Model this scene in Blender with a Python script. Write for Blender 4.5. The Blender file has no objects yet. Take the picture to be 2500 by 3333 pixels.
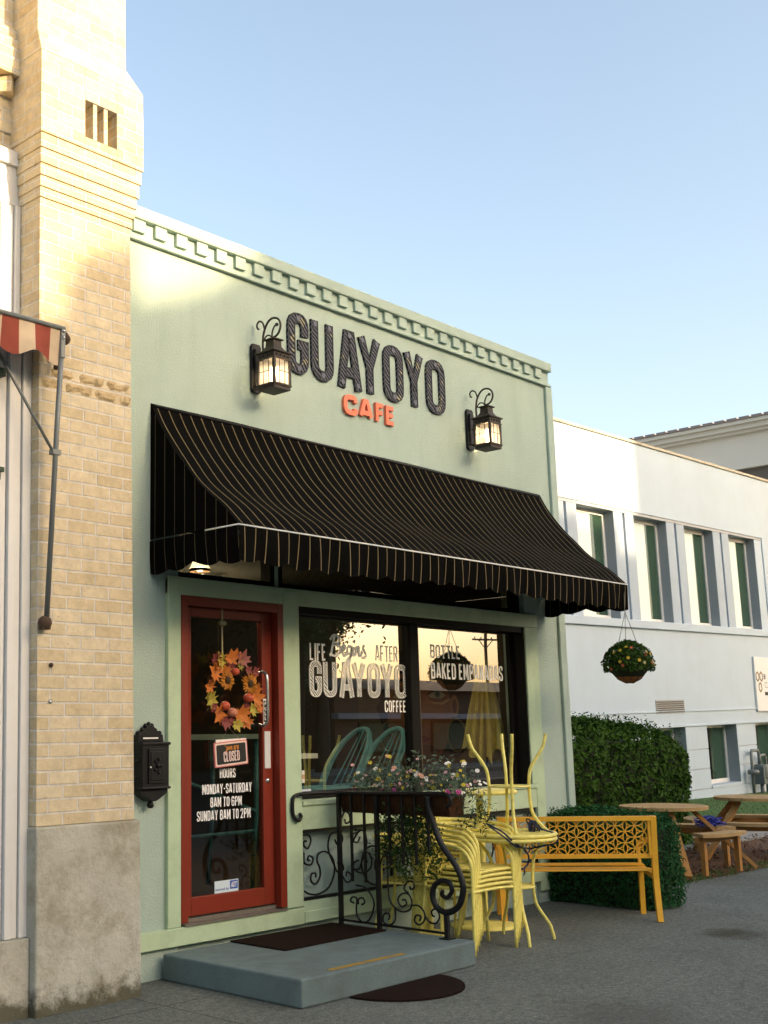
import bpy, math, random
from mathutils import Vector, Matrix, Quaternion
R = random.Random(7)
sc = bpy.context.scene
COL = sc.collection
rad = math.radians

# ------------------------------------------------------------------ camera, sky, sun, exposure
cam_d = bpy.data.cameras.new("camera"); cam = bpy.data.objects.new("camera", cam_d); COL.objects.link(cam)
r1 = Vector((0.70662, -0.70748, -0.01246)); u1 = -Vector((0.11939, 0.13657, -0.98341)); b1 = -Vector((0.69745, 0.69341, 0.18097))
cam.matrix_world = Matrix(((r1.x, u1.x, b1.x, -5.3138), (r1.y, u1.y, b1.y, -6.0870), (r1.z, u1.z, b1.z, 1.535), (0, 0, 0, 1)))
cam_d.sensor_width = 36; cam_d.lens = 41.9; cam_d.shift_x = 0.12; cam_d.clip_start = 0.1; cam_d.clip_end = 2000
sc.camera = cam

SUN_EL, SUN_X, SUN_Y = 15.0, 0.25, -0.968
sd = Vector((SUN_X * math.cos(rad(SUN_EL)), SUN_Y * math.cos(rad(SUN_EL)), math.sin(rad(SUN_EL)))).normalized()
world = bpy.data.worlds.new("World"); sc.world = world; world.use_nodes = True
wn = world.node_tree
sky = wn.nodes.new("ShaderNodeTexSky"); sky.sky_type = 'NISHITA'; sky.sun_disc = False
sky.sun_elevation = rad(SUN_EL); sky.sun_rotation = math.atan2(sd.x, sd.y)
sky.altitude = 450; sky.air_density = 1.0; sky.dust_density = 6.0; sky.ozone_density = 1.2
bg = wn.nodes["Background"]; bg.inputs[1].default_value = 0.15
tint = wn.nodes.new("ShaderNodeMix"); tint.data_type = 'RGBA'; tint.blend_type = 'MULTIPLY'; tint.inputs[0].default_value = 1
tint.inputs[7].default_value = (1.0, .895, .775, 1)      # slightly warm evening air, as the film renders it
wn.links.new(sky.outputs[0], tint.inputs[6]); wn.links.new(tint.outputs[2], bg.inputs[0])
sl = bpy.data.lights.new("sun", 'SUN'); sun = bpy.data.objects.new("sun", sl); COL.objects.link(sun)
sl.energy = 2.6; sl.angle = rad(0.6); sl.color = (1.0, 0.73, 0.44)
sun.rotation_mode = 'QUATERNION'; sun.rotation_quaternion = sd.to_track_quat('Z', 'Y'); sun.location = (0, -10, 30)
sc.view_settings.view_transform = 'Standard'; sc.view_settings.look = 'None'; sc.view_settings.gamma = 1
sc.view_settings.exposure = 1.95

# ------------------------------------------------------------------ helpers
def lin(h):
    h = h.lstrip('#'); o = []
    for i in (0, 2, 4):
        c = int(h[i:i + 2], 16) / 255
        o.append(c / 12.92 if c <= .04045 else ((c + .055) / 1.055) ** 2.4)
    return tuple(o)

class NT:
    def __init__(s, m): s.t = m.node_tree; s.n = s.t.nodes; s.l = s.t.links
    def new(s, typ, **kw):
        n = s.n.new(typ)
        for k, v in kw.items():
            if k.startswith('i_'):
                n.inputs[k[2:].replace('_', ' ')].default_value = v
            else: setattr(n, k, v)
        return n
    def link(s, a, b): s.l.new(a, b)
    def math(s, op, a, b=None):
        n = s.n.new("ShaderNodeMath"); n.operation = op
        for i, v in enumerate((a, b)):
            if v is None: continue
            if isinstance(v, (int, float)): n.inputs[i].default_value = v
            else: s.l.new(v, n.inputs[i])
        return n.outputs[0]
    def mix(s, fac, a, b, typ='MIX'):
        n = s.n.new("ShaderNodeMix"); n.data_type = 'RGBA'; n.blend_type = typ
        for i, v in ((0, fac), (6, a), (7, b)):
            if isinstance(v, (int, float)): n.inputs[i].default_value = v
            elif isinstance(v, tuple): n.inputs[i].default_value = (*v[:3], 1)
            else: s.l.new(v, n.inputs[i])
        return n.outputs[2]
    def ramp(s, f, stops):
        n = s.n.new("ShaderNodeValToRGB"); e = n.color_ramp.elements
        while len(e) < len(stops): e.new(.5)
        for k, (p, c) in enumerate(stops):
            e[k].position = p; e[k].color = (*c, 1) if isinstance(c, tuple) else (c, c, c, 1)
        s.l.new(f, n.inputs[0]); return n.outputs[0]

def base_mat(name):
    m = bpy.data.materials.new(name); m.use_nodes = True
    t = NT(m); return m, t, t.n["Principled BSDF"]

def scl(c, k): return tuple(min(1, x * k) for x in c)

def pm(name, col, rough=.6, var=.12, scale=6., bump=.0, bscale=60., metal=0., spec=.4, dirt=None, dirt_scale=2.5, dirt_amt=.4):
    m, t, b = base_mat(name)
    tc = t.new("ShaderNodeTexCoord").outputs['Object']
    n1 = t.new("ShaderNodeTexNoise", i_Scale=scale, i_Detail=6., i_Roughness=.6); t.link(tc, n1.inputs['Vector'])
    c = t.mix(n1.outputs[0], scl(col, 1 - var), scl(col, 1 + var))
    if dirt:
        n2 = t.new("ShaderNodeTexNoise", i_Scale=dirt_scale, i_Detail=8., i_Roughness=.7); t.link(tc, n2.inputs['Vector'])
        f = t.ramp(n2.outputs[0], [(.48, 0.), (.72, dirt_amt)])
        c = t.mix(f, c, dirt)
    t.link(c, b.inputs['Base Color'])
    b.inputs['Roughness'].default_value = rough; b.inputs['Metallic'].default_value = metal
    b.inputs['Specular IOR Level'].default_value = spec
    if bump:
        n3 = t.new("ShaderNodeTexNoise", i_Scale=bscale, i_Detail=5., i_Roughness=.6); t.link(tc, n3.inputs['Vector'])
        bp = t.new("ShaderNodeBump", i_Strength=bump, i_Distance=.01); t.link(n3.outputs[0], bp.inputs['Height']); t.link(bp.outputs[0], b.inputs['Normal'])
    return m

def emit_mat(name, col, s):
    m, t, b = base_mat(name)
    b.inputs['Base Color'].default_value = (*col, 1); b.inputs['Emission Color'].default_value = (*col, 1); b.inputs['Emission Strength'].default_value = s
    return m

def glass_mat(name, tint=(.55, .6, .55), ior=2.0, wav=0.):
    m, t, b = base_mat(name); t.n.remove(b)
    out = [n for n in t.n if n.type == 'OUTPUT_MATERIAL'][0]
    tr = t.new("ShaderNodeBsdfTransparent"); tr.inputs[0].default_value = (*tint, 1)
    gl = t.new("ShaderNodeBsdfGlossy"); gl.inputs['Roughness'].default_value = 0.0; gl.inputs[0].default_value = (1, 1, 1, 1)
    fr = t.new("ShaderNodeFresnel", i_IOR=ior)
    gm_ = t.new("ShaderNodeNewGeometry"); fac = t.math('MULTIPLY', fr.outputs[0], t.math('SUBTRACT', 1., gm_.outputs['Backfacing']))
    mx = t.new("ShaderNodeMixShader"); t.link(fac, mx.inputs[0]); t.link(tr.outputs[0], mx.inputs[1]); t.link(gl.outputs[0], mx.inputs[2])
    if wav:
        tc = t.new("ShaderNodeTexCoord").outputs['Object']
        n3 = t.new("ShaderNodeTexNoise", i_Scale=1.6, i_Detail=1.); t.link(tc, n3.inputs['Vector'])
        bp = t.new("ShaderNodeBump", i_Strength=wav, i_Distance=.02); t.link(n3.outputs[0], bp.inputs['Height']); t.link(bp.outputs[0], gl.inputs['Normal'])
    t.link(mx.outputs[0], out.inputs[0]); return m

def brick_mat(name, c1, c2, mortar, bw=.21, rh=.078, ms=.007, rough=.85):
    m, t, b = base_mat(name)
    tc = t.new("ShaderNodeTexCoord").outputs['Object']
    sx = t.new("ShaderNodeSeparateXYZ"); t.link(tc, sx.inputs[0])
    a = t.math('SUBTRACT', sx.outputs[0], sx.outputs[1])
    cx = t.new("ShaderNodeCombineXYZ"); t.link(a, cx.inputs[0]); t.link(sx.outputs[2], cx.inputs[1])
    nz = t.new("ShaderNodeTexNoise", i_Scale=9., i_Detail=3.); t.link(tc, nz.inputs['Vector'])
    jit = t.new("ShaderNodeVectorMath", operation='SCALE'); t.link(nz.outputs['Color'], jit.inputs[0]); jit.inputs['Scale'].default_value = .006
    ad = t.new("ShaderNodeVectorMath", operation='ADD'); t.link(cx.outputs[0], ad.inputs[0]); t.link(jit.outputs[0], ad.inputs[1])
    br = t.new("ShaderNodeTexBrick"); t.link(ad.outputs[0], br.inputs['Vector'])
    br.inputs['Scale'].default_value = 1; br.inputs['Brick Width'].default_value = bw; br.inputs['Row Height'].default_value = rh
    br.inputs['Mortar Size'].default_value = ms; br.inputs['Mortar Smooth'].default_value = .3; br.inputs['Bias'].default_value = -.1
    br.inputs['Color1'].default_value = (*c1, 1); br.inputs['Color2'].default_value = (*c2, 1); br.inputs['Mortar'].default_value = (*mortar, 1)
    n1 = t.new("ShaderNodeTexNoise", i_Scale=14., i_Detail=8., i_Roughness=.7); t.link(tc, n1.inputs['Vector'])
    v = t.ramp(n1.outputs[0], [(.3, .78), (.7, 1.12)])
    c = t.mix(1., br.outputs['Color'], v, 'MULTIPLY')
    n2 = t.new("ShaderNodeTexNoise", i_Scale=2.2, i_Detail=10., i_Roughness=.75); t.link(tc, n2.inputs['Vector'])
    f = t.ramp(n2.outputs[0], [(.58, 0.), (.78, .55)])
    c = t.mix(f, c, (.20, .13, .06))
    n4 = t.new("ShaderNodeTexNoise", i_Scale=48., i_Detail=3., i_Roughness=.6); t.link(tc, n4.inputs['Vector'])
    f4 = t.ramp(n4.outputs[0], [(.70, 0.), (.76, .8)])
    c = t.mix(f4, c, (.12, .08, .04))
    t.link(c, b.inputs['Base Color']); b.inputs['Roughness'].default_value = rough; b.inputs['Specular IOR Level'].default_value = .2
    h = t.math('ADD', t.math('MULTIPLY', br.outputs['Fac'], -1.), t.math('MULTIPLY', n1.outputs[0], .6))
    bp = t.new("ShaderNodeBump", i_Strength=.9, i_Distance=.012); t.link(h, bp.inputs['Height']); t.link(bp.outputs[0], b.inputs['Normal'])
    return m

def stripe_mat(name, axis, base, stripe, pitch, width, off=0., rough=.85):
    m, t, b = base_mat(name)
    tc = t.new("ShaderNodeTexCoord").outputs['Object']
    sx = t.new("ShaderNodeSeparateXYZ"); t.link(tc, sx.inputs[0])
    a = t.math('FRACT', t.math('ADD', t.math('DIVIDE', sx.outputs[axis], pitch), off + 100))
    f = t.math('LESS_THAN', t.math('ABSOLUTE', t.math('SUBTRACT', a, .5)), width / pitch / 2)
    n1 = t.new("ShaderNodeTexNoise", i_Scale=3., i_Detail=5.); t.link(tc, n1.inputs['Vector'])
    bc = t.mix(n1.outputs[0], scl(base, .8), scl(base, 1.3))
    c = t.mix(f, bc, stripe)
    n2 = t.new("ShaderNodeTexNoise", i_Scale=1.1, i_Detail=7., i_Roughness=.7); t.link(tc, n2.inputs['Vector'])
    c = t.mix(t.ramp(n2.outputs[0], [(.45, 0.), (.8, .08)]), c, (.02, .019, .015))
    n3 = t.new("ShaderNodeTexNoise", i_Scale=5., i_Detail=4.); t.link(tc, n3.inputs['Vector'])
    bp = t.new("ShaderNodeBump", i_Strength=.35, i_Distance=.02); t.link(n3.outputs[0], bp.inputs['Height']); t.link(bp.outputs[0], b.inputs['Normal'])
    t.link(c, b.inputs['Base Color']); b.inputs['Roughness'].default_value = rough; b.inputs['Specular IOR Level'].default_value = .03
    return m

def orgn(o):
    v = Vector((0, 0, 0))
    while o is not None: v += o.location; o = o.parent
    return v

class MB:
    def __init__(s): s.v = []; s.f = []; s.mi = []; s.cur = 0; s.sm = []; s.smooth = False
    def add(s, vs, fs):
        o = len(s.v); s.v += [tuple(p) for p in vs]
        for f in fs: s.f.append(tuple(i + o for i in f)); s.mi.append(s.cur); s.sm.append(s.smooth)
        return s
    def box(s, x0, x1, y0, y1, z0, z1):
        vs = [(x0, y0, z0), (x1, y0, z0), (x1, y1, z0), (x0, y1, z0), (x0, y0, z1), (x1, y0, z1), (x1, y1, z1), (x0, y1, z1)]
        return s.add(vs, [(0, 3, 2, 1), (4, 5, 6, 7), (0, 1, 5, 4), (1, 2, 6, 5), (2, 3, 7, 6), (3, 0, 4, 7)])
    def obox(s, c, ax, ay, az, hx, hy, hz):
        c = Vector(c); ax, ay, az = Vector(ax) * hx, Vector(ay) * hy, Vector(az) * hz
        vs = [c + i * ax + j * ay + k * az for k in (-1, 1) for i, j in ((-1, -1), (1, -1), (1, 1), (-1, 1))]
        return s.add(vs, [(0, 3, 2, 1), (4, 5, 6, 7), (0, 1, 5, 4), (1, 2, 6, 5), (2, 3, 7, 6), (3, 0, 4, 7)])
    def quad(s, a, b, c, d): return s.add([a, b, c, d], [(0, 1, 2, 3)])
    def beam(s, a, b, w, h, up=(0, 0, 1)):
        a, b = Vector(a), Vector(b); d = (b - a); L = d.length; d.normalize()
        up = Vector(up); x = d.cross(up)
        if x.length < 1e-4: x = d.cross(Vector((1, 0, 0)))
        x.normalize(); z = x.cross(d).normalized()
        return s.obox((a + b) / 2, d, x, z, L / 2, w / 2, h / 2)
    def tube(s, pts, r, n=8, closed=False, caps=True):
        P = [Vector(p) for p in pts]; N = len(P)
        rs = r if isinstance(r, (list, tuple)) else [r] * N
        sm, s.smooth = s.smooth, True
        T = []
        for i in range(N):
            if closed: d = P[(i + 1) % N] - P[i - 1]
            else: d = P[min(i + 1, N - 1)] - P[max(i - 1, 0)]
            if d.length < 1e-9: d = Vector((0, 0, 1))
            T.append(d.normalized())
        up = Vector((0, 0, 1)) if abs(T[0].z) < .9 else Vector((1, 0, 0))
        x = T[0].cross(up).normalized()
        o = len(s.v)
        for i in range(N):
            if i:
                q = T[i - 1].rotation_difference(T[i]); x = (q @ x).normalized()
            y = T[i].cross(x)
            for k in range(n):
                a = 2 * math.pi * k / n
                s.v.append(tuple(P[i] + (x * math.cos(a) + y * math.sin(a)) * rs[i]))
        M = N if closed else N - 1
        for i in range(M):
            j = (i + 1) % N
            for k in range(n):
                k2 = (k + 1) % n
                s.f.append((o + i * n + k, o + i * n + k2, o + j * n + k2, o + j * n + k)); s.mi.append(s.cur); s.sm.append(True)
        if caps and not closed:
            s.f.append(tuple(o + k for k in reversed(range(n)))); s.mi.append(s.cur); s.sm.append(False)
            s.f.append(tuple(o + (N - 1) * n + k for k in range(n))); s.mi.append(s.cur); s.sm.append(False)
        s.smooth = sm; return s
    def lathe(s, prof, c=(0, 0, 0), n=24, sm=True, sx=1., sy=1.):
        o = len(s.v); c = Vector(c)
        for (r, z) in prof:
            for k in range(n):
                a = 2 * math.pi * k / n; s.v.append((c.x + r * math.cos(a) * sx, c.y + r * math.sin(a) * sy, c.z + z))
        for i in range(len(prof) - 1):
            for k in range(n):
                k2 = (k + 1) % n
                s.f.append((o + i * n + k, o + i * n + k2, o + (i + 1) * n + k2, o + (i + 1) * n + k)); s.mi.append(s.cur); s.sm.append(sm)
        return s
    def ball(s, c, r, n=12, sz=1., sx=1., sy=1.):
        m = max(6, n // 2)
        return s.lathe([(max(1e-4, r * math.sin(math.pi * i / m)), -r * sz * math.cos(math.pi * i / m)) for i in range(m + 1)], c, n, True, sx, sy)
    def prism(s, poly, y0, y1):       # polygon in x,z extruded along y
        n = len(poly)
        vs = [(x, y0, z) for x, z in poly] + [(x, y1, z) for x, z in poly]
        fs = [tuple(range(n)), tuple(range(2 * n - 1, n - 1, -1))] + [(i, n + i, n + (i + 1) % n, (i + 1) % n) for i in range(n)]
        return s.add(vs, fs)
    def prismz(s, poly, z0, z1):      # polygon in x,y extruded along z
        n = len(poly)
        vs = [(x, y, z0) for x, y in poly] + [(x, y, z1) for x, y in poly]
        fs = [tuple(range(n - 1, -1, -1)), tuple(range(n, 2 * n))] + [(i, (i + 1) % n, n + (i + 1) % n, n + i) for i in range(n)]
        return s.add(vs, fs)
    def strip(s, pts, w, y0, y1, closed=False, off=0.):   # stroke of width w along an x,z polyline, from y0 (front) to y1
        n = len(pts); L = []; Rr = []
        for i in range(n):
            p = Vector(pts[i])
            pa = Vector(pts[i - 1]) if (i or closed) else None
            pb = Vector(pts[(i + 1) % n]) if (i < n - 1 or closed) else None
            d1 = (p - pa).normalized() if pa is not None else None
            d2 = (pb - p).normalized() if pb is not None else None
            if d1 is None: d1 = d2
            if d2 is None: d2 = d1
            n1 = Vector((-d1.y, d1.x)); n2 = Vector((-d2.y, d2.x)); m = n1 + n2
            if m.length < 1e-5: m = n1.copy()
            m.normalize(); k = 1 / max(.45, m.dot(n1))
            L.append(p + m * (off + w / 2) * k); Rr.append(p + m * (off - w / 2) * k)
        vs = []
        for y in (y0, y1):
            vs += [(q.x, y, q.y) for q in L] + [(q.x, y, q.y) for q in Rr]
        fs = []; M = n if closed else n - 1
        for i in range(M):
            j = (i + 1) % n
            fs += [(i, n + i, n + j, j), (2 * n + i, 2 * n + j, 3 * n + j, 3 * n + i), (i, j, 2 * n + j, 2 * n + i), (n + i, 3 * n + i, 3 * n + j, n + j)]
        if not closed:
            fs += [(0, 2 * n, 3 * n, n), (n - 1, 2 * n - 1, 4 * n - 1, 3 * n - 1)]
        return s.add(vs, fs)
    def leaf(s, c, size, nrm=None, asp=.5):
        c = Vector(c)
        d = Vector((R.gauss(0, 1), R.gauss(0, 1), R.gauss(0, 1)))
        if nrm is not None: d = d * .75 + Vector(nrm) * 1.1
        d.normalize()
        a = d.cross(Vector((R.gauss(0, 1), R.gauss(0, 1), R.gauss(0, 1)))).normalized(); b = d.cross(a)
        h = size * R.uniform(.7, 1.3)
        return s.add([c - a * h * .5, c + b * h * asp * .5 + d * h * .08, c + a * h * .5, c - b * h * asp * .5 + d * h * .08], [(0, 1, 2, 3)])
    def shear(s, k, x0=0.):
        s.v = [(x + k * z, y, z) for x, y, z in s.v]; return s
    def build(s, name, mats, parent=None, bevel=0., local=False, seg=2):
        me = bpy.data.meshes.new(name)
        v = s.v
        if parent is not None and not local:
            o = orgn(parent); v = [(x - o.x, y - o.y, z - o.z) for x, y, z in v]
        me.from_pydata(v, [], s.f)
        ms = mats if isinstance(mats, (list, tuple)) else [mats]
        for m in ms: me.materials.append(m)
        if len(ms) > 1: me.polygons.foreach_set("material_index", s.mi)
        if any(s.sm): me.polygons.foreach_set("use_smooth", s.sm)
        me.update()
        ob = bpy.data.objects.new(name, me); COL.objects.link(ob)
        if parent is not None: ob.parent = parent
        if bevel:
            md = ob.modifiers.new("bevel", 'BEVEL'); md.width = bevel; md.segments = seg; md.limit_method = 'ANGLE'; md.angle_limit = rad(40)
        return ob

def tag(o, label=None, cat=None, group=None, kind=None):
    if label: o["label"] = label
    if cat: o["category"] = cat
    if group: o["group"] = group
    if kind: o["kind"] = kind
    return o
def thing(name, label, cat, loc=(0, 0, 0), group=None):
    o = bpy.data.objects.new(name, None); o.empty_display_size = .1; COL.objects.link(o); o.location = loc
    return tag(o, label, cat, group)
def copy_tree(o, parent=None):
    c = o.copy(); COL.objects.link(c)
    if parent is not None: c.parent = parent
    for ch in list(o.children): copy_tree(ch, c)
    return c
def catmull(pts, k=6, closed=False):
    P = [Vector(p) for p in pts]; n = len(P); out = []
    M = n if closed else n - 1
    for i in range(M):
        p0 = P[i - 1] if (i or closed) else P[0] * 2 - P[1]
        p1 = P[i]; p2 = P[(i + 1) % n]
        p3 = P[(i + 2) % n] if (i + 2 < n or closed) else P[-1] * 2 - P[-2]
        for j in range(k):
            t = j / k
            out.append(.5 * ((2 * p1) + (p2 - p0) * t + (2 * p0 - 5 * p1 + 4 * p2 - p3) * t * t + (3 * p1 - p0 - 3 * p2 + p3) * t ** 3))
    if not closed: out.append(P[-1])
    return out
def arc(c, r, a0, a1, n, plane='xz'):
    o = []
    for i in range(n + 1):
        a = rad(a0 + (a1 - a0) * i / n)
        o.append((c[0] + r * math.cos(a), c[1] + r * math.sin(a)))
    return o
def toY(x, z, y):     # moves a point measured on the facade plane along its sight line to depth y behind it (measuring aid for things behind glass)
    k = y / 6.087
    return x + (x + 5.314) * k, z + (z - 1.535) * k

# ------------------------------------------------------------------ stroke lettering
def rr(pts, r, closed=False, n=4):
    out = []; N = len(pts)
    for i, p in enumerate(pts):
        rad_ = p[2] if len(p) > 2 else r
        q = Vector(p[:2])
        if (not closed and i in (0, N - 1)) or rad_ <= 0: out.append(tuple(q)); continue
        a = Vector(pts[i - 1][:2]); b = Vector(pts[(i + 1) % N][:2])
        k = min(rad_, (a - q).length * .499, (b - q).length * .499)
        p1 = q + (a - q).normalized() * k; p2 = q + (b - q).normalized() * k
        for j in range(n + 1):
            t = j / n
            out.append(tuple((1 - t) ** 2 * p1 + 2 * t * (1 - t) * q + t * t * p2))
    return out
def glyph(ch, w):
    r = w * .5
    if ch == 'A': return w * 1.12, [([(0, 0), (w * .42, 1), (w * .7, 1), (w * 1.12, 0)], 0), ([(w * .2, .24), (w * .92, .24)], 0)]
    if ch == 'B': return w, [(rr([(0, .52, 0), (0, 1, 0), (w * .95, 1), (w * .95, .52)], r * .7, True), 1), (rr([(0, 0, 0), (0, .52, 0), (w, .52), (w, 0)], r * .7, True), 1)]
    if ch == 'C': return w, [(rr([(w, .68), (w, 1), (0, 1), (0, 0), (w, 0), (w, .32)], r), 0)]
    if ch == 'D': return w, [(rr([(0, 0, 0), (0, 1, 0), (w, 1), (w, 0)], r, True), 1)]
    if ch == 'E': return w * .85, [([(w * .85, 1), (0, 1), (0, 0), (w * .85, 0)], 0), ([(0, .52), (w * .75, .52)], 0)]
    if ch == 'F': return w * .82, [([(w * .82, 1), (0, 1), (0, -.07)], 0), ([(0, .5), (w * .72, .5)], 0)]
    if ch == 'G': return w, [(rr([(w, .66), (w, 1), (0, 1), (0, 0), (w, 0), (w, .48, 0), (w * .5, .48)], r), 0)]
    if ch == 'H': return w, [([(0, -.07), (0, 1.07)], 0), ([(w, -.07), (w, 1.07)], 0), ([(0, .52), (w, .52)], 0)]
    if ch == 'I': return 0., [([(0, -.07), (0, 1.07)], 0)]
    if ch == 'K': return w, [([(0, -.07), (0, 1.07)], 0), ([(w, 1.07), (w * .12, .46)], 0), ([(w * .35, .6), (w * 1.05, -.07)], 0)]
    if ch == 'L': return w * .8, [([(0, 1.07), (0, 0), (w * .85, 0)], 0)]
    if ch == 'M': return w * 1.35, [([(0, -.07), (0, 1.07)], 0), ([(w * 1.35, -.07), (w * 1.35, 1.07)], 0), ([(0.05, 1), (w * .675, .2), (w * 1.35 - .05, 1)], 0)]
    if ch == 'N': return w, [([(0, -.07), (0, 1.07)], 0), ([(w, -.07), (w, 1.07)], 0), ([(0.03, 1), (w - .03, 0)], 0)]
    if ch in 'O0': return w, [(rr([(0, 0), (0, 1), (w, 1), (w, 0)], r, True), 1)]
    if ch == 'P': return w, [([(0, -.07), (0, 1)], 0), (rr([(0, 1, 0), (w, 1), (w, .45), (0, .45, 0)], r, False), 0)]
    if ch == 'R': return w, [([(0, -.07), (0, 1)], 0), (rr([(0, 1, 0), (w * .95, 1), (w * .95, .5), (0, .5, 0)], r, False), 0), ([(w * .5, .5), (w * 1.03, -.07)], 0)]
    if ch == 'S': return w, [(rr([(w, .72), (w, 1), (0, 1), (0, .6), (w, .42), (w, 0), (0, 0), (0, .28)], r), 0)]
    if ch == 'T': return w, [([(-.02, 1), (w + .02, 1)], 0), ([(w / 2, 1), (w / 2, -.07)], 0)]
    if ch == 'U': return w, [(rr([(0, 1.07), (0, 0), (w, 0), (w, 1.07)], r), 0)]
    if ch == 'Y': return w * 1.12, [([(0, 1.07), (w * .56, .42), (w * 1.12, 1.07)], 0), ([(w * .56, .46), (w * .56, -.07)], 0)]
    if ch == '8': return w, [(rr([(w * .04, .53), (w * .04, 1), (w * .96, 1), (w * .96, .53)], r * .8, True), 1), (rr([(0, 0), (0, .53), (w, .53), (w, 0)], r * .8, True), 1)]
    if ch == '6': return w, [(rr([(w, .74), (w, 1), (0, 1), (0, 0), (w, 0), (w, .55), (0.02, .55)], r), 0)]
    if ch == '2': return w, [(rr([(0, .7), (0, 1), (w, 1), (w, .62), (0, .0, 0), (w, 0)], r), 0)]
    if ch == '3': return w, [(rr([(0, .75), (0, 1), (w, 1), (w, .53), (w * .3, .53, 0)], r), 0), (rr([(w * .3, .53, 0), (w, .53), (w, 0), (0, 0), (0, .25)], r), 0)]
    if ch == '9': return w, [(rr([(0, .25), (0, 0), (w, 0), (w, 1), (0, 1), (0, .45), (w, .45)], r), 0)]
    if ch in '-~': return w * .5, [([(0, .47), (w * .15, .52), (w * .35, .48), (w * .5, .53)] if ch == '~' else [(0, .5), (w * .5, .5)], 0)]
    return w * .5, []
def layout(text, w, gap):
    x = 0.; out = []
    for ch in text:
        if ch == ' ': x += w * .75; continue
        gw, st = glyph(ch, w); out.append((x, gw, st)); x += gw + gap
    return out, x - gap
def lettering(mb, text, x0, x1, z0, z1, y, depth=.002, w=.30, t=.14, slope=0.):
    """stroke capitals filling x0..x1, z0..z1 (outer edges) on the plane y"""
    gap = t * 1.75; items, W = layout(text, w, gap)
    sx = (x1 - x0) / (W + t); H = z1 - z0; sz = H / (1 + t)
    k = 0
    for gx, gw, st in items:
        for pts, cl in st:
            P = [(x0 + (gx + t / 2 + px) * sx, z0 + (t / 2 + pz) * sz + slope * (x0 + (gx + px) * sx - x0)) for px, pz in pts]
            mb.strip(P, t * (sx + sz) / 2, y - depth - .00025 * (k % 4), y, bool(cl)); k += 1
    return mb
def font_text(mb, text, x0, x1, z0, z1, y, depth=.002, bold=0., shear=0., rot=0.):
    cu = bpy.data.curves.new("lettering", 'FONT'); cu.body = text; cu.offset = bold; cu.resolution_u = 3; cu.shear = shear
    o = bpy.data.objects.new("lettering", cu); COL.objects.link(o)
    dg = bpy.context.evaluated_depsgraph_get(); me = bpy.data.meshes.new_from_object(o.evaluated_get(dg))
    vs = [v.co.copy() for v in me.vertices]; fs = [tuple(p.vertices) for p in me.polygons]
    bpy.data.objects.remove(o); bpy.data.curves.remove(cu); bpy.data.meshes.remove(me)
    if not vs: return mb
    ax, bx = min(v.x for v in vs), max(v.x for v in vs); ay, by = min(v.y for v in vs), max(v.y for v in vs)
    cx, cz = (x0 + x1) / 2, (z0 + z1) / 2; ca, sa = math.cos(rot), math.sin(rot)
    out = []
    for v in vs:
        px = x0 + (v.x - ax) / (bx - ax) * (x1 - x0) - cx; pz = z0 + (v.y - ay) / (by - ay) * (z1 - z0) - cz
        out.append((cx + px * ca - pz * sa, y - depth, cz + px * sa + pz * ca))
    return mb.add(out, fs)

# ------------------------------------------------------------------ materials
M = {}
def streaks(m, col, amt):
    t = NT(m); b = t.n["Principled BSDF"]; src = b.inputs['Base Color'].links[0].from_socket
    tc = t.new("ShaderNodeTexCoord").outputs['Object']; mp = t.new("ShaderNodeMapping"); mp.inputs['Scale'].default_value = (4.5, 4.5, .5); t.link(tc, mp.inputs[0])
    n = t.new("ShaderNodeTexNoise", i_Scale=1., i_Detail=6., i_Roughness=.65); t.link(mp.outputs[0], n.inputs['Vector'])
    t.link(t.mix(t.ramp(n.outputs[0], [(.5, 0.), (.78, amt)]), src, col), b.inputs['Base Color'])
M['stucco'] = pm("sage stucco", (.385, .49, .435), .85, .06, 3., .6, 70., spec=.15, dirt=(.27, .345, .29), dirt_scale=1.3, dirt_amt=.35)
streaks(M['stucco'], (.26, .34, .29), .35)
M['trim'] = pm("green trim paint", (.455, .585, .395), .55, .07, 5., .1, 40., spec=.35, dirt=(.14, .18, .09), dirt_scale=3., dirt_amt=.35)
M['red'] = pm("red door paint", (.205, .025, .010), .45, .08, 6., .08, 50., spec=.4, dirt=(.12, .02, .012), dirt_scale=4., dirt_amt=.3)
M['black'] = pm("black iron", (.007, .007, .008), .45, .2, 20., .15, 120., spec=.3)
M['blackalu'] = pm("dark window frame", (.007, .006, .005), .6, .2, 10., spec=.12)
M['grooveline'] = pm("dark joint", (.03, .04, .02), .9)
M['glass'] = glass_mat("shop glass", (.93, .94, .90), 3.6, .02)
M['doorglass'] = glass_mat("door glass", (.85, .86, .82), 1.75, .02)
M['clear'] = glass_mat("clear glass", (.8, .82, .8), 1.5)
M['white'] = pm("white vinyl", (.80, .80, .76), .6, .03)
M['whitepaint'] = pm("white paint", (.66, .67, .66), .6, .05, 4., .1, 40., dirt=(.40, .38, .33), dirt_scale=2., dirt_amt=.3)
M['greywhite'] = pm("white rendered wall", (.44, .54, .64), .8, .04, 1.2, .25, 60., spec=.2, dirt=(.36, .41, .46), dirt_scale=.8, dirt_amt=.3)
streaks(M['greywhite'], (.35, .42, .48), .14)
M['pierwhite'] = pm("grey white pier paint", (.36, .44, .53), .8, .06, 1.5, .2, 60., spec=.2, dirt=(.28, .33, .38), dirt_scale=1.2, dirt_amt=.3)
M['boardwhite'] = pm("sign board white", (.64, .68, .70), .6, .03)
M['greyjamb'] = pm("blue grey window reveal", (.40, .43, .47), .8, .06, 2., .1, 40.)
M['brick'] = brick_mat("buff brick", (.63, .55, .385), (.53, .435, .27), (.64, .61, .54))
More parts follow.
